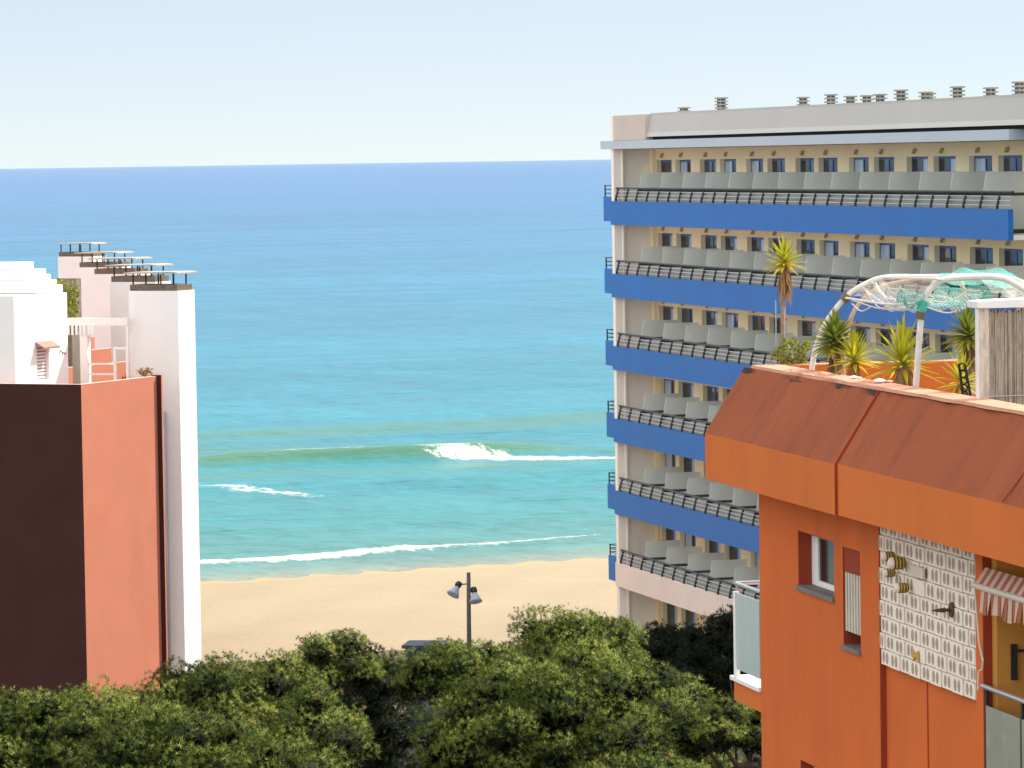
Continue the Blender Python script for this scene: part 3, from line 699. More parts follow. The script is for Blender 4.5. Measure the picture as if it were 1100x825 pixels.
# loggia
b = MB(); b.box(8.80, 8.95, .10, 3.2, 13.9, 16.86); b.box(8.96, LT, 2.9, 3.2, 13.9, 16.86)
obj('loggia_wall', b, M['ochre'], orb)
obj('loggia_floor', MB().box(8.955, LT, .31, 2.89, 13.7, 13.9), M['stone'], orb)
obj('loggia_ceiling', MB().box(8.955, LT, .51, 2.89, 16.75, 16.85), M['ochre'], orb)
b = MB().box(8.955, 9.0, .25, .31, 15.40, 15.78).box(9.0, 9.03, .27, 1.0, 15.70, 15.725); obj('wall_bracket', b, M['iron'], orb)
b = MB(); b.cur = 0; b.tube([(8.82, -.02, 15.33), (LT, -.02, 15.33)], .028, 8); b.cur = 1
for t in (8.86, 10.0, 11.2, 12.4): b.box(t-.025, t+.025, 0.0, .03, 13.9, 15.31)
rl = obj('loggia_railing', b, [M['steel'], M['iron']], orb)
for t in (8.90, 10.04, 11.24): obj('glass_panel', MB().box(t, t+1.08, -.012, -.002, 13.75, 15.13), M['frost_dull'], rl)
# awning over the loggia
b = MB(); t = 8.86
while t < 12:
    b.cur = int(round((t - 8.86)/.11)) % 2
    b.add([(t,-.10,16.44),(t+.11,-.10,16.44),(t+.11,.01,16.60),(t,.01,16.60)], [(0,1,2,3)])
    f = .23 + .02*math.sin(t*9)
    if t > 9.05: b.add([(t,-.115,16.38),(t+.11,-.115,16.38),(t+.105,-.14+.02*math.sin(t*14),16.38-f),(t+.01,-.13+.02*math.sin(t*17),16.38-f)], [(0,1,2,3)])
    t += .11
aw = obj('awning', b, [M['awn1'], M['awn2']], orb)
obj('roller_bar', MB().tube([(8.82, -.11, 16.41), (12, -.11, 16.41)], .035, 8), M['slat'], aw)
obj('awning_cord', MB().tube([(8.86, -.11, 16.38), (8.93, -.09, 15.8), (8.99, -.07, 15.62), (8.93, -.06, 15.52), (8.78, -.05, 15.48), (8.76, -.05, 15.28)], .012, 6), M['cord'], aw)
# balcony on the sea side with frosted glass
b = MB().box(-1.30, -.003, .0, 3, 13.9, 14.16); bb = obj('sea_balcony', b, M['orange_fascia'], orb)
obj('slab_edge', MB().box(-1.40, .0, -.03, 3, 14.163, 14.215), M['white_paint'], bb)
obj('glass_panel', MB().box(-1.10, -.006, -.012, .003, 14.33, 15.33), M['frost'], bb)
obj('panel_frame', MB().box(-1.19, -1.104, -.03, .03, 14.217, 15.34), M['white_paint'], bb)
obj('handrail', MB().tube([(-1.2, .02, 15.44), (-.01, .02, 15.44)], .028, 8).tube([(-1.2, .02, 15.44), (-1.2, 2.9, 15.44)], .028, 8).tube([(-1.17, .02, 15.3), (-1.17, .02, 15.44)], .02, 6), M['steel'], bb)

OM = Matrix.Translation((3.119, 52.0, 0)) @ Matrix.Rotation(math.atan2(-.97747, .2111), 4, 'Z')
def ow(t, y, z): return OM @ Vector((t, y, z))
ORZ = math.atan2(-.97747, .2111)

# ------------------------------------------------------------------ plants
def blades_mesh(name, tri_v, tint, mat_, parent=None, nrm=None):
    """tri_v: (n,3,3) or (n,4,3) array of leaf blades, tint: (n,)"""
    k = tri_v.shape[1]; n = len(tri_v)
    if nrm is not None:                                 # wind every blade so that its face looks the way the tuft grows
        ng = np.cross(tri_v[:, 1] - tri_v[:, 0], tri_v[:, 2] - tri_v[:, 0]); fl = (ng*nrm).sum(1) < 0
        tri_v = tri_v.copy(); tri_v[fl] = tri_v[fl][:, ::-1]
    me = bpy.data.meshes.new(name)
    me.vertices.add(n*k); me.vertices.foreach_set('co', tri_v.astype(np.float32).ravel())
    me.loops.add(n*k); me.loops.foreach_set('vertex_index', np.arange(n*k, dtype=np.int32))
    me.polygons.add(n); me.polygons.foreach_set('loop_start', np.arange(n, dtype=np.int32)*k)
    me.update(calc_edges=True)
    a = me.attributes.new('tint', 'FLOAT', 'POINT'); a.data.foreach_set('value', np.repeat(tint, k).astype(np.float32))
    me.materials.append(mat_)
    if nrm is not None:
        me.polygons.foreach_set('use_smooth', np.ones(n, bool))
        me.normals_split_custom_set_from_vertices(np.repeat(nrm, k, axis=0).astype(np.float32))
    o = bpy.data.objects.new(name, me); col.objects.link(o)
    if parent is not None: o.parent = parent
    return o

def unitv(a): return a / np.maximum(np.linalg.norm(a, axis=-1, keepdims=True), 1e-9)

def pine(loc, top, hw, rz_, seed, dark=False, label='', tuft=1.0, depth=1.0, flat=.62):
    """an umbrella pine: trunk with limbs, crown of needle tufts gathered in cushions"""
    g = np.random.default_rng(seed)
    H = top - loc[2]
    root = thing('pine_tree', loc, 0, label, 'tree', 'pine trees between the buildings and the beach')
    Rz = hw * flat; zc = H - Rz
    # cushions over the dome
    nC = int(60 + 16*hw*hw*.6)
    cs = []; rs = []
    tries = 0
    while len(cs) < nC and tries < 6000:
        tries += 1
        d = g.normal(size=3); d /= np.linalg.norm(d)
        if d[2] < -.35: continue
        k = g.uniform(.70, 1.0) if g.random() < .82 else g.uniform(.35, .7)
        r = g.uniform(.38, .86) * (1 + .12*hw/3)
        c = np.array([d[0]*(hw - r*.8)*k, d[1]*(hw - r*.8)*k*depth, zc + d[2]*(Rz - r*.6)*k])
        if any(np.linalg.norm((c - c2)*np.array([1,1,1.5])) < .70*(r + r2) for c2, r2 in zip(cs, rs)): continue
        cs.append(c); rs.append(r)
    cs = np.array(cs); rs = np.array(rs)
    pos = []; nor = []; tin = []; cdir = []
    for c, r in zip(cs, rs):
        n = int(4*PI*r*r*.72 * 165 / tuft**2)
        d = unitv(g.normal(size=(n, 3))); d = d[d[:, 2] > -.22 + .25*g.random(len(d))]
        rad = r * g.uniform(.74, 1.10, len(d))
        lump = 1 + .22*np.sin(d[:,0]*5 + c[0]*3)*np.sin(d[:,1]*5 + c[1]*3)
        p = c + d * np.array([1, 1, .66]) * (rad*lump)[:, None]
        keep = np.ones(len(p), bool)
        dd = np.linalg.norm(p[:, None, :] - cs[None], axis=2) / rs[None]
        keep = (dd < .62).sum(1) == 0
        p = p[keep]; d = d[keep]
        pos.append(p); cdir.append(d); nor.append(unitv(d + np.array([0, 0, .55]))); tin.append(np.clip(g.normal(.47 + g.normal(0, .13), .18, len(p)), .02, .9))
    cdir = np.concatenate(cdir); pos = np.concatenate(pos); nor = np.concatenate(nor); tin = np.concatenate(tin)
    br = g.random(len(tin)) < .006; tin[br] = 1.0
    nb = 18; n = len(pos)
    dirs = unitv(nor[:, None, :]*.6 + g.normal(size=(n, nb, 3))*.58)
    ln = g.uniform(.045, .092, (n, nb, 1)) * tuft; wd = g.uniform(.003, .0052, (n, nb, 1)) * tuft
    side = unitv(np.cross(dirs, g.normal(size=(n, nb, 3))))
    base = pos[:, None, :] + dirs*.012
    tri = np.stack([base - side*wd, base + side*wd, base + dirs*ln + side*wd*.25], 2).reshape(-1, 3, 3)
    tt = np.clip(np.repeat(tin, nb) + g.normal(0, .05, n*nb), 0, 1)
    bn = unitv(np.repeat(cdir, nb, axis=0)*1.1 + dirs.reshape(-1, 3)*.42)
    # dark twig blades inside every cushion, added to deepen shade in the gaps
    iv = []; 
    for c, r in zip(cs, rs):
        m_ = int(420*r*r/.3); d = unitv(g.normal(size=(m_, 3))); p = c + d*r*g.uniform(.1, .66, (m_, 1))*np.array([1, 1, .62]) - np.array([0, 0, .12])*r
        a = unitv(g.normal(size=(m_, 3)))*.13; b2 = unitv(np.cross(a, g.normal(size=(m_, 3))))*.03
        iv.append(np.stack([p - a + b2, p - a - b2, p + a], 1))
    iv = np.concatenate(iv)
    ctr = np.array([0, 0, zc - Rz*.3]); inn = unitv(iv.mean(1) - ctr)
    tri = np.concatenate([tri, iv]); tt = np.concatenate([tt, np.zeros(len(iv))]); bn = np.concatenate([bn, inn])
    blades_mesh('crown', tri, tt, M['pine_shaded'] if dark else M['pine'], root, bn)
    # trunk and limbs
    b = MB()
    zf = zc - Rz*.55
    lean = g.normal(0, .25, 2)
    tp = [(0,0,0), (lean[0]*.4, lean[1]*.4, zf*.4), (lean[0]*.9, lean[1]*.9, zf*.8), (lean[0], lean[1], zf)]
    b.tube(tp, [.24, .19, .16, .14], 10)
    o_ = np.argsort(-rs)[:max(14, len(cs)//2)]
    for i in o_:
        c = cs[i]; s0 = np.array([lean[0], lean[1], zf - g.uniform(0, .5)])
        m1 = s0*.5 + c*.5 + np.array([0, 0, -.25]) + g.normal(0, .12, 3)
        b.tube([tuple(s0), tuple(m1), tuple(c)], [.085, .05, .015], 6, cap=False)
        for _ in range(2):
            e = c + g.normal(size=3)*rs[i]*.55
            b.tube([tuple(m1*.4 + c*.6), tuple(e)], [.022, .008], 5, cap=False)
    obj('trunk', b, M['bark'], root, raw=True, smooth=True)
    return root

def px(x, y, Y):
    """world point seen at photo pixel (x, y) at depth Y (used to lay the trees out)"""
    d = fw*4400 + rt2*(x - 550) + up2*(412.5 - y); d = d / d.y
    return Vector((0, 0, EYE)) + d*Y
TREES = [
    # px, py of the top, half width px, depth m, dark, depth factor, flat, label
    (618, 690, 192, 75, 0, 1.0, .85, 'broad sunlit umbrella pine filling the bottom centre, widest crown of all'),
    (612, 650, 88, 93, 0, 1.0, .6, 'round topped pine directly left of the hotel base, rising highest above the sand'),
    (500, 682, 80, 90, 0, 1.0, .55, 'low pine crown in front of the floodlight mast'),
    (352, 674, 62, 92, 0, 1.0, .7, 'pine with pointed top standing left of the beach kiosk against the sand'),
    (258, 691, 135, 80, 0, 1.0, .8, 'wide sunlit pine in front of the foot of the white chimney stack'),
    (75, 731, 150, 74, 0, 1.0, .6, 'flat topped pine under the dark red wall at the left edge'),
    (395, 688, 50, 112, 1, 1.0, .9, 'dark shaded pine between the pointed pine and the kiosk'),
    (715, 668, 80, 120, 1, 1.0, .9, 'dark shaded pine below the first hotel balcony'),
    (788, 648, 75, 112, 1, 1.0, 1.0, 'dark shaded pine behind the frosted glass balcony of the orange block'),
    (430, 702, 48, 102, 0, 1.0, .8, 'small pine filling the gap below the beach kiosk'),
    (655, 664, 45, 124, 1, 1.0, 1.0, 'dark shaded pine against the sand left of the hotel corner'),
    (785, 745, 75, 70, 0, 1.0, .6, 'sunlit pine beside the orange wall under its white balcony slab'),
    (190, 760, 120, 66, 0, 1.0, .5, 'low sunlit pine in the bottom left foreground, nearest to the viewer'),
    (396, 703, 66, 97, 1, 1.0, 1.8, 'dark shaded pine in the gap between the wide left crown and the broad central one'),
    (690, 795, 95, 63, 0, 1.0, .8, 'low sunlit pine at the bottom edge right of the middle, overlapping the broad central crown'),
    (300, 785, 95, 62, 0, 1.0, .9, 'low sunlit pine at the bottom edge below the wide pine of the white stack'),
    (338, 738, 66, 72, 0, 1.0, 1.0, 'sunlit pine at the bottom between the wide pine and the broad central one'),
]
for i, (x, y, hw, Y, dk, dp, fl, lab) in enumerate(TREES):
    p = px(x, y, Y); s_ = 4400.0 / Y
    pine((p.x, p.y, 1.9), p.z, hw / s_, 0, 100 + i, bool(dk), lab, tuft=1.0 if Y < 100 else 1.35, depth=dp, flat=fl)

def yucca(loc, rz, stem, leaves, L0, label, mat_, skirt=.4, seed=1, spread=1.0, skirt_len=.3, rad=.045, droop=.5, up_=.25):
    g = np.random.default_rng(seed)
    root = thing('yucca', loc, rz, label, 'yucca', 'yuccas on the orange roof terrace')
    bend = g.normal(0, .03, 2)
    b = MB(); b.tube([(0,0,0), (bend[0]*.5, bend[1]*.5, stem*.5), (bend[0], bend[1], stem)], [rad*1.3, rad, rad*.9], 9); obj('trunk', b, M['ybark'], root, raw=True, smooth=True)
    top = np.array([bend[0], bend[1], stem])
    V = []; F = []; T = []
    def leaf(base, d, L, wd, dr, tint):
        d = d/np.linalg.norm(d); s = np.cross(d, [0,0,1.]); s /= max(np.linalg.norm(s), 1e-6); nn = np.cross(s, d)
        prev = None; k0 = len(V)
        for j, (f, wf) in enumerate(((0,.55),(.3,1),(.65,.75),(1,.05))):
            p = base + d*L*f + np.array([0,0,-1])*dr*L*f*f
            V.append(p - s*wd*wf + nn*wd*wf*.5); V.append(p); V.append(p + s*wd*wf + nn*wd*wf*.5); T.extend([tint]*3)
        for j in range(3):
            a = k0 + j*3; F.append((a, a+1, a+4, a+3)); F.append((a+1, a+2, a+5, a+4))
    for i in range(leaves):
        ph = i*2.39996 + g.normal(0, .15); el = math.radians(90 - 118*(i/leaves)**.8*spread) + g.normal(0, .08)
        d = np.array([math.cos(ph)*math.cos(el), math.sin(ph)*math.cos(el), math.sin(el) + .02])
        leaf(top + np.array([0,0,up_*L0*(1 - i/leaves) - .03]), d, L0*g.uniform(.8, 1.1), .026*(.6+.4*L0/.4), droop*.25*(i/leaves), np.clip(.35 + .5*(i/leaves)**2 + g.normal(0,.12), 0, 1))
    def mk(name, m_):
        me = bpy.data.meshes.new(name); me.from_pydata([tuple(p) for p in V], [], F); me.materials.append(m_)
        a = me.attributes.new('tint', 'FLOAT', 'POINT'); a.data.foreach_set('value', np.array(T, np.float32)); me.update()
        o = bpy.data.objects.new(name, me); col.objects.link(o); o.parent = root
    mk('leaves', mat_)
    V.clear(); F.clear(); T.clear()
    for i in range(int(60*skirt)):
        ph = g.uniform(0, 2*PI); z = stem - g.uniform(0, skirt_len*.8)
        d = np.array([math.cos(ph)*.35, math.sin(ph)*.35, -1])
        leaf(np.array([bend[0] + math.cos(ph)*rad*.9, bend[1] + math.sin(ph)*rad*.9, z]), d, min(L0*g.uniform(.5, .95), z + .02 if z > .1 else .1), .014, .1, g.random())
    if V: mk('dead_leaves', M['deadleaf'])
    return root
TFZ = 17.4
def rimpt(x, y, yo):
    """roof terrace point (local t) that lies behind the rim at photo column x, yo metres in from the facade"""
    lo, hi = -1.0, 14.0
    for _ in range(50):
        m_ = (lo + hi)/2; p = ow(m_, yo, 18.3); q = p - Vector((0,0,EYE)); u = 550 + 4400*q.dot(rt2)/q.dot(fw)
        if u < x: lo = m_
        else: hi = m_
    return lo
def roofthing(x, yo): t = rimpt(x, 0, yo); return ow(t, yo, TFZ)
def yz(x, y, yo):      # height that shows at photo row y for something standing at column x
    p = roofthing(x, yo); q = px(x, y, p.y); return q.z - TFZ
yucca(roofthing(838, .55), 0, yz(838, 283, .55), 54, .33, 'tall thin yucca with bare stem and brown skirt at the seaward roof corner', M['yucca'], .9, 3, 1.0, .42, .032, .5)
yucca(roofthing(899, .62), 0, yz(899, 368, .62), 120, .37, 'dense round green yucca behind the leftmost pergola pole', M['yucca_green'], .7, 4, 1.0, .35, .05, .6)
yucca(roofthing(920, .60), 0, yz(920, 388, .6), 60, .36, 'small yellow green yucca right of the dense round one', M['yucca'], .4, 5, .95, .25, .05, .5)
yucca(roofthing(968, .60), 0, yz(968, 393, .6), 62, .52, 'wide spiky yellow green yucca left of the white pergola pole', M['yucca'], 1.0, 6, .93, .4, .085, .45)
yucca(roofthing(1041, .95), 0, yz(1041, 362, .95), 84, .36, 'green yucca leaning out from behind the reed screen', M['yucca_green'], .6, 7, 1.0, .35, .045, .7)
yucca(roofthing(1038, .60), 0, yz(1038, 412, .6), 30, .36, 'low yellow yucca at the foot of the reed screen', M['yucca'], .3, 8, .95, .2, .05, .6)

def bush(name, loc, rx, ry, rz_, n, size, mat_, label, cat, seed, group=None):
    g = np.random.default_rng(seed); root = thing(name, loc, 0, label, cat, group)
    d = unitv(g.normal(size=(n, 3))); r = g.uniform(.35, 1.0, n)[:, None]**.6
    lump = 1 + .3*np.sin(d[:, :1]*6)*np.cos(d[:, 2:]*5)
    p = d*r*lump*np.array([rx, ry, rz_]) + np.array([0, 0, rz_])
    a = unitv(g.normal(size=(n, 3)) + np.array([0, 0, .4])); s = unitv(np.cross(a, g.normal(size=(n, 3))))
    L_ = size*g.uniform(.6, 1.2, (n, 1))
    q = np.stack([p - a*L_*.5, p + s*L_*.32, p + a*L_*.6, p - s*L_*.32], 1)
    blades_mesh('foliage', q, g.random(n), mat_, root)
    b = MB()
    for i in range(9):
        e = p[i]; b.tube([(0,0,-.05), tuple(e*np.array([.5,.5,.6])), tuple(e)], [.02*rx/.3, .012*rx/.3, .005], 5)
    obj('stem', b, M['ybark'], root, raw=True)
    return root
p_ = roofthing(850, .55)
bush('shrub', (p_.x, p_.y, TFZ + .86), .26, .24, .20, 330, .07, M['shrub'], 'small yellowish leafy shrub at the foot of the tall thin yucca', 'shrub', 21)
b = MB().tube([(0,0,0), (0,0,yz(834, 322, .5))], .010, 6)
o = obj('garden_stake', b, M['rail_light'], None, raw=True); o.location = roofthing(834, .5); tag(o, 'thin pale stake standing beside the tall thin yucca', 'stake')
LM = Matrix.Translation((-14.119, 134.0, 0)) @ Matrix.Rotation(math.atan2(-.413, .911), 4, 'Z')
q_ = LM @ Vector((-6.9, 10.6, 15.3))
bush('ivy_bush', q_, .62, .5, .86, 900, .13, M['ivy'], 'bright green bush between white penthouse and chimney stacks', 'bush', 22)
q_ = LM @ Vector((-.55, 5.2, 13.84)); bush('potted_plant', q_, .28, .22, .16, 110, .10, M['rusty'], 'rusty orange plant on the salmon wall top in front of the white stack', 'plant', 23)
q_ = LM @ Vector((-1.66, 5.8, 13.5)); bush('potted_plant', q_, .14, .14, .2, 70, .09, M['rusty'], 'rusty orange plant inside the white terrace gate', 'plant', 24)

# ------------------------------------------------------------------ roof pergola with netting
pr = thing('pergola', roofthing(940, .8), ORZ, 'rooftop pergola of bent white and tan tubes', 'pergola')
Pi = Matrix.Translation(pr.location) @ Matrix.Rotation(ORZ, 4, 'Z'); Pinv = Pi.inverted()
def pxl(x, y, Y): return tuple(Pinv @ px(x, y, Y))
def smooth_path(pts, n=6):
    out = []; P = [Vector(p) for p in pts]; P = [P[0]*2 - P[1]] + P + [P[-1]*2 - P[-2]]
    for i in range(1, len(P)-2):
        for j in range(n):
            t = j/n; a, b_, c, d = P[i-1], P[i], P[i+1], P[i+2]
            out.append(.5*((2*b_) + (c-a)*t + (2*a-5*b_+4*c-d)*t*t + (3*b_-a-3*c+d)*t*t*t))
    out.append(P[-2]); return out
YA, YC = roofthing(872, .50).y, roofthing(984, .50).y; YB = YA + .75
def hoop(pts, Y, r, m_): return obj('hoop', MB().tube(smooth_path([pxl(x, y, Y) for x, y in pts]), r, 8), M[m_], pr, raw=True, smooth=True)
hoop([(871,425),(872,397),(877,372),(887,347),(908,320),(928,306),(952,298),(1000,297.5),(1066,296.5),(1092,301),(1118,318),(1130,345)], YA, .036, 'tubing')
hoop([(905,425),(907,380),(913,345),(925,324),(945,309),(975,302),(1010,299),(1030,300),(1036,318),(1042,345),(1046,400),(1047,425)], YB, .030, 'woodtube')
hoop([(983,440),(984,412),(986,385),(989,345),(993,322),(1000,310),(1012,301),(1040,298),(1072,298),(1092,306),(1112,322),(1122,352)], YC, .038, 'tubing')
obj('rafter', MB().tube(smooth_path([pxl(908,320,YA), pxl(955,327,47.6), pxl(991,325,YC)]), .014, 6), M['cord'], pr, raw=True)
obj('rafter', MB().tube(smooth_path([pxl(952,298,YA), pxl(990,299,47.5), pxl(1020,300,YC)]), .020, 6), M['tubing'], pr, raw=True)
obj('joint_wrap', MB().tube([pxl(905,323,YA), pxl(911,317,YA)], .062, 8), M['tape'], pr, raw=True)
obj('joint_wrap', MB().tube([pxl(989.5,334,YC), pxl(991.5,323,YC)], .060, 8), M['teal'], pr, raw=True)
obj('joint_wrap', MB().tube([pxl(988.3,343,YC), pxl(989.5,335,YC)], .054, 8), M['tape'], pr, raw=True)

def net_mat(name, c, hole):
    m = bpy.data.materials.new(name); m.use_nodes = True; N = m.node_tree.nodes; L = m.node_tree.links; p = N['Principled BSDF']
    p.inputs['Base Color'].default_value = (*c, 1); p.inputs['Roughness'].default_value = .8
    uv = N.new('ShaderNodeAttribute'); uv.attribute_name = 'net_uv'
    sx = N.new('ShaderNodeSeparateXYZ'); L.new(uv.outputs['Vector'], sx.inputs[0])
    def m2(op, a, b=None):
        n = N.new('ShaderNodeMath'); n.operation = op
        for i, x in enumerate((a, b)):
            if x is None: continue
            if isinstance(x, (int, float)): n.inputs[i].default_value = x
            else: L.new(x, n.inputs[i])
        return n.outputs[0]
    A = m2('LESS_THAN', m2('FRACT', m2('ADD', sx.outputs[0], sx.outputs[1])), hole); B = m2('LESS_THAN', m2('FRACT', m2('SUBTRACT', sx.outputs[0], sx.outputs[1])), hole)
    t = N.new('ShaderNodeBsdfTransparent'); mx = N.new('ShaderNodeMixShader'); L.new(m2('MAXIMUM', A, B), mx.inputs[0]); L.new(t.outputs[0], mx.inputs[1])
    L.new(p.outputs[0], mx.inputs[2]); L.new(mx.outputs[0], N['Material Output'].inputs[0]); return m
M['net_green'] = net_mat('green_netting', (.12, .50, .40), .24)
M['net_tan'] = net_mat('tan_netting', (.62, .52, .42), .20)
M['net_white'] = net_mat('white_netting', (.72, .72, .66), .17)
def net(corners, sag, m_, parent, n=26, cell=.03, seed=1, fold=.022):
    """sheet of netting hung between four corner points, sagging and crumpled"""
    g = np.random.default_rng(seed); ph = g.uniform(0, 6, 6)
    A, B, C_, D = [np.array(c) for c in corners]
    lu = np.linalg.norm(B - A); lv = np.linalg.norm(D - A)
    V = []; UV = []
    for j in range(n+1):
        for i in range(n+1):
            u, v = i/n, j/n
            p = (A*(1-u) + B*u)*(1-v) + (D*(1-u) + C_*u)*v
            s = sag*(4*u*(1-u))**.8*(.35 + .65*4*v*(1-v)) + fold*(math.sin(u*13+ph[0]+v*4) + math.sin(v*17+ph[1]) + math.sin((u+v)*23+ph[2])*.6)
            V.append(p + np.array([fold*.6*math.sin(v*19+ph[3]), 0, -s])); UV.append((u*lu/cell + .25*math.sin(v*9+ph[4]), v*lv/cell + .25*math.sin(u*11), 0))
    F = [(j*(n+1)+i, j*(n+1)+i+1, (j+1)*(n+1)+i+1, (j+1)*(n+1)+i) for j in range(n) for i in range(n)]
    me = bpy.data.meshes.new('net_sheet'); me.from_pydata([tuple(p) for p in V], [], F); me.materials.append(m_)
    a = me.attributes.new('net_uv', 'FLOAT_VECTOR', 'POINT'); a.data.foreach_set('vector', np.array(UV, np.float32).ravel())
    me.polygons.foreach_set('use_smooth', [True]*len(F)); me.update()
    o = bpy.data.objects.new('net_sheet', me); col.objects.link(o); o.parent = parent; return o
nr = thing('garden_net', pr.location.copy(), ORZ, 'green, white and tan netting draped and sagging over the rooftop pergola', 'netting')
net([pxl(914,318,YA), pxl(990,328,YC), pxl(1012,301,YC), pxl(945,299,YA)], .10, M['net_tan'], nr, seed=1)
net([pxl(930,318,48.8), pxl(990,328,YC), pxl(992,318,YC), pxl(950,304,48.8)], .16, M['net_white'], nr, seed=2)
net([pxl(962,322,47), pxl(992,326,YC-.03), pxl(994,314,YC-.03), pxl(966,310,47)], .10, M['net_green'], nr, seed=3)
net([pxl(995,326,YC), pxl(1062,326,YC), pxl(1072,299,YC+.6), pxl(1006,304,YC+.6)], .12, M['net_green'], nr, seed=4)
net([pxl(995,328,YC-.05), pxl(1046,329,YC-.05), pxl(1060,308,YC+.3), pxl(1000,312,YC+.3)], .10, M['net_white'], nr, seed=5)
net([pxl(1000,304,YC+.2), pxl(1098,308,YC+.2), pxl(1085,292,YC+1.6), pxl(1012,294,YC+1.6)], -.06, M['net_green'], nr, seed=6, fold=.02)
net([pxl(1050,300,YC), pxl(1100,330,YC), pxl(1112,310,YC+1.4), pxl(1070,292,YC+1.4)], .05, M['net_white'], nr, seed=7)
b = MB(); g_ = random.Random(5)
for (a, c_) in (((914,322,YA),(990,328,YC)), ((990,328,YC),(1046,326,YC)), ((930,312,YA),(955,330,47.8)), ((955,318,47.8),(990,326,YC)), ((995,322,YC),(1040,312,YC)), ((1030,306,YC),(1052,312,YC)), ((940,303,YA),(958,322,48)), ((915,326,YA),(935,330,48.6)), ((1046,326,YC),(1100,316,YC))):
    P0, P1 = Vector(pxl(*a)), Vector(pxl(*c_)); mid = (P0+P1)/2 + Vector((g_.uniform(-.05,.05), 0, -g_.uniform(.03,.10)))
    b.tube(smooth_path([P0, mid, P1], 5), .008, 5)
obj('cord', b, M['cord'], nr, raw=True)
# reed screen with white board
rs_ = thing('reed_screen', roofthing(1075, .55), 0, 'weathered reed screen with white board on top at the right edge of the roof', 'screen')
RS = rs_.location
def rloc(x, y, Y): p = px(x, y, Y); return p - RS
YR = px(1049, 430, RS.y).y
RSI = Matrix.Identity(4)
p0 = rloc(1049, 435, RS.y); z_top = rloc(1049, 331, RS.y).z
tilt = math.radians(11)
rs_.rotation_euler.z = tilt
x0 = p0.x
b = MB(); g_ = random.Random(9); x = x0 + .12
while x < x0 + 2.2:
    ww = g_.uniform(.008, .016); b.box(x, x+ww, g_.uniform(-.012, .012), .05, .0, z_top + g_.uniform(-.06, .0)); x += ww*.95
obj('reeds', b, M['reed'], rs_, raw=True)
b = MB(); b.box(x0, x0+.012, -.02, .06, 0, z_top - .002); b.cur = 1; b.box(x0+.0125, x0+.13, -.02, .05, 0, z_top - .002); obj('post', b, [M['board'], M['lit_reed_post']], rs_, raw=True)
obj('top_board', MB().prism([(x0-.01, z_top+.0), (x0+2.2, z_top+.0), (x0+2.2, z_top+.11), (x0+.3, z_top+.09), (x0-.01, z_top+.075)], 'y', -.07, .3), M['board'], rs_, raw=True, bevel=.006)
b = MB()
for z in (.25, .6, .95): b.tube([(x0+.12, -.016, z), (x0+1.1, -.02, z+.01), (x0+2.2, -.016, z)], .006, 5)
obj('binding_wire', b, M['rail_light'], rs_, raw=True)
# black iron trellis
tp = roofthing(1037, .45)
b = MB(); y0 = yz(1037, 436, .45); y1 = yz(1035, 390, .45)
b.tube([(0,0,0), (-.02,0,y0+.05), (-.07,0,y1)], .016, 6); b.tube([(.10,0,0), (.06,0,y0+.1), (.0,0,y1-.02)], .016, 6)
for k in range(6):
    z = y0 + (y1-y0)*k/6; f = z/y1; cx = .05*(1-f) - .035*f
    b.tube([(cx+.035*math.cos(a), 0, z+.04+.04*math.sin(a)) for a in [2*PI*i/10 for i in range(11)]], .010, 5)
o = obj('garden_trellis', b, M['iron'], None, raw=True); o.location = tp; tag(o, 'narrow black iron trellis leaning left of the reed screen', 'trellis')
for (x, s_, lab) in ((945, .07, 'pale lump of mortar lying on the orange parapet rim left of the wide yucca'), (917, .045, 'small pale stone on the orange parapet rim below the small yucca')):
    t = rimpt(x, 0, .25); b = MB(); g_ = random.Random(x)
    b.lathe([(.02,0),(1.0*s_,.01),(1.15*s_,.3*s_),(.7*s_,.6*s_),(.1*s_,.75*s_)], seg=9); b.lathe([(.02,0),(.6*s_,.01),(.7*s_,.2*s_),(.1*s_,.4*s_)], c=(1.5*s_,.2*s_,0), seg=7)
    b.v = [(p[0]*(1+g_.uniform(-.2,.2)), p[1]*(1+g_.uniform(-.2,.2)), p[2]) for p in b.v]
    o = obj('stone', b, M['board'], None, raw=True); o.location = ow(t, .25, 18.335); tag(o, lab, 'stone')

# ornaments hanging on the breeze block screen
orn = thing('wall_ornament', ow(6.05, RP-.07, 16.25), ORZ, 'cluster of cream and brown striped clay ornaments at the top of the breeze block screen', 'ornament')
for (t, z, L_, r) in ((-.25, .19, .17, .06), (.15, .15, .22, .075), (-.25, .0, .15, .05), (.25, -.12, .18, .06)):
    b = MB(); n = 11
    for i in range(n):
        f0, f1 = i/n, (i+1)/n
        r0 = r*math.sqrt(max(.05, 1-(2*f0-1)**4)); r1 = r*math.sqrt(max(.05, 1-(2*f1-1)**4))
        b.cur = 0 if i > 7 else (1 if i % 2 else 2)
        b.lathe([(r0, f0*L_), (r1, f1*L_)], c=(t, -.02, z), seg=10, mtx=Matrix.Rotation(R(90), 3, 'X'))
    obj('striped_figure', b, [M['claywhite'], M['claybrown'], M['clayyellow']], orn, raw=True)
obj('board', MB().box(.35, .80, -.04, -.01, .03, .15), M['slat'], orn, raw=True)
b = MB().lathe([(.085,-.01),(.085,.015),(.02,.02),(.017,.07),(.028,.08),(.022,.14),(.001,.24)], seg=12, mtx=Matrix.Rotation(R(90), 3, 'X'))
o = obj('wall_spike', b, M['claybrown'], None, raw=True, smooth=False); o.location = ow(7.75, RP-.07, 16.03); o.rotation_euler.z = ORZ
tag(o, 'dark brown pointed spike with round plate on the breeze block screen', 'ornament')
b = MB().prism([(0,0),(.09,.07),(.10,-.06)], 'y', -.02, 0).prism([(0,0),(-.09,.06),(-.08,-.07)], 'y', -.021, -.001)
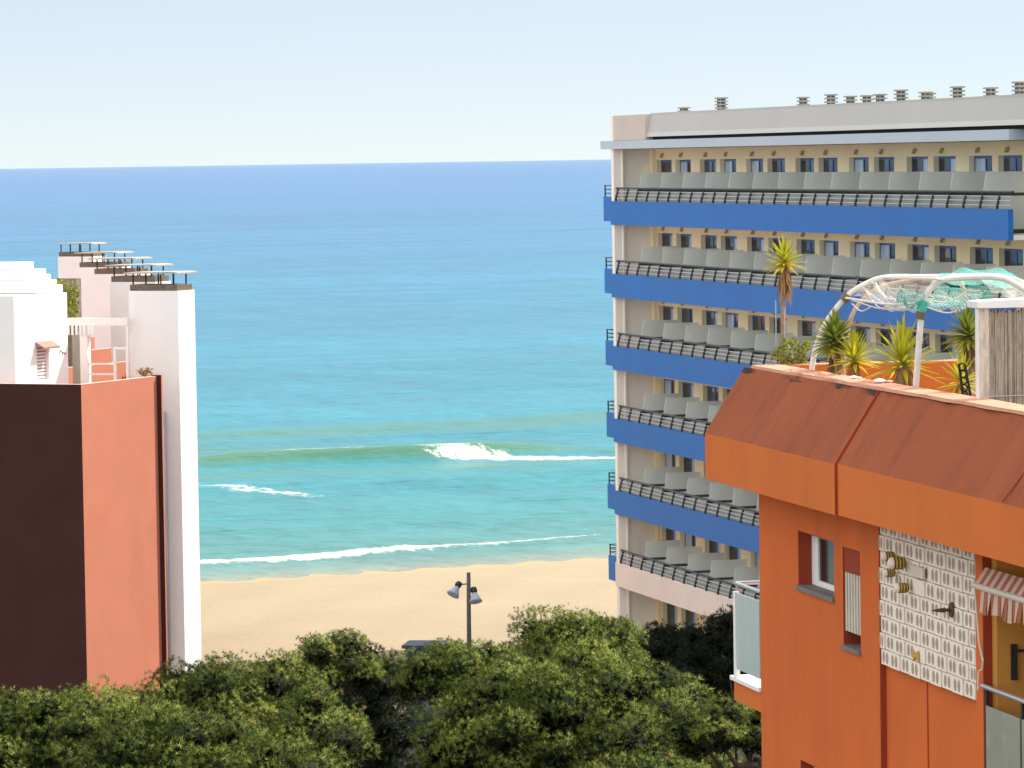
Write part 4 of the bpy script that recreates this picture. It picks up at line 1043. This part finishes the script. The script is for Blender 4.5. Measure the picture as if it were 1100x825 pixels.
o = obj('wall_butterfly', b, M['clayyellow'], None, raw=True); o.location = ow(6.5, RP-.075, 15.38); o.rotation_euler.z = ORZ
tag(o, 'tiny yellow green butterfly shape low on the breeze block screen', 'ornament')

# ------------------------------------------------------------------ floodlight mast and kiosk on the beach edge
YL = 150.0
lp = px(504, 690, YL); top = px(503.3, 615, YL)
lm = thing('floodlight_mast', (lp.x, lp.y, 1.9), 0, 'grey floodlight mast with two lamps standing before the sand', 'street lamp')
LI = Vector((lp.x, lp.y, 1.9))
tz = top.z - 1.9
obj('pole', MB().tube([(0,0,0), (0,0,tz*.5), (top.x-lp.x,0,tz)], [.095,.085,.075], 10), M['lamp_grey'], lm, raw=True, smooth=True)
for (hx, hy, cx, cy, ex) in ((492.5, 628, 487, 638, -1), (509, 634, 511, 646, 1)):
    hp = px(hx, hy, YL-.05) - LI; cp = px(cx, cy, YL-.25) - LI; ax = (cp-hp).normalized()
    q = Vector((0,0,1)).rotation_difference(ax).to_matrix()
    h = obj('lamp_head', MB().lathe([(.03,-.13),(.10,-.10),(.13,0),(.11,.09),(.05,.12)], c=hp, seg=12, mtx=q), M['lamp_head'], lm, raw=True, smooth=True)
    obj('lamp_shade', MB().lathe([(.08,.10),(.15,.25),(.22,.40),(.25,.46),(.18,.48),(.02,.44)], c=hp, seg=14, mtx=q), M['lamp_shade'], h, raw=True, smooth=True)
    obj('arm', MB().tube([hp, (top.x-lp.x, 0, hp.z + .02)], .025, 6), M['lamp_head'], h, raw=True)
kp = px(455, 690, 138)
kt = px(455, 691, 138).z - 1.9
kk = thing('beach_kiosk', (kp.x, kp.y, 1.9), R(-8), 'small dark blue flat roofed kiosk mostly hidden behind the pines', 'kiosk')
obj('body', MB().box(-.55, .95, -.5, .8, 0, kt-.12), M['kiosk'], kk, raw=True, bevel=.02)
obj('roof', MB().box(-.62, 1.02, -.6, .9, kt-.118, kt), M['kiosk'], kk, raw=True, bevel=.02)
obj('side_panel', MB().box(-.57, -.551, -.48, .78, .1, kt-.13).box(-.66,-.622,-.6,.9,kt-.11,kt-.01), M['kiosk_red'], kk, raw=True)
obj('hatch', MB().box(-.3, .7, -.52, -.502, .9, kt-.25), M['gap'], kk, raw=True)

# ------------------------------------------------------------------ sea air: one even box of haze round the whole scene
hm = bpy.data.materials.new('haze_air'); hm.use_nodes = True; N = hm.node_tree.nodes
N.remove(N['Principled BSDF']); pv = N.new('ShaderNodeVolumePrincipled'); pv.inputs['Color'].default_value = (.66, .76, .88, 1); pv.inputs['Density'].default_value = HAZE
hm.node_tree.links.new(pv.outputs[0], N['Material Output'].inputs['Volume'])
hb = obj('haze', MB().box(-72000, 72000, -16000, 72000, -1.0, 26.0), hm); hb['kind'] = 'stuff'
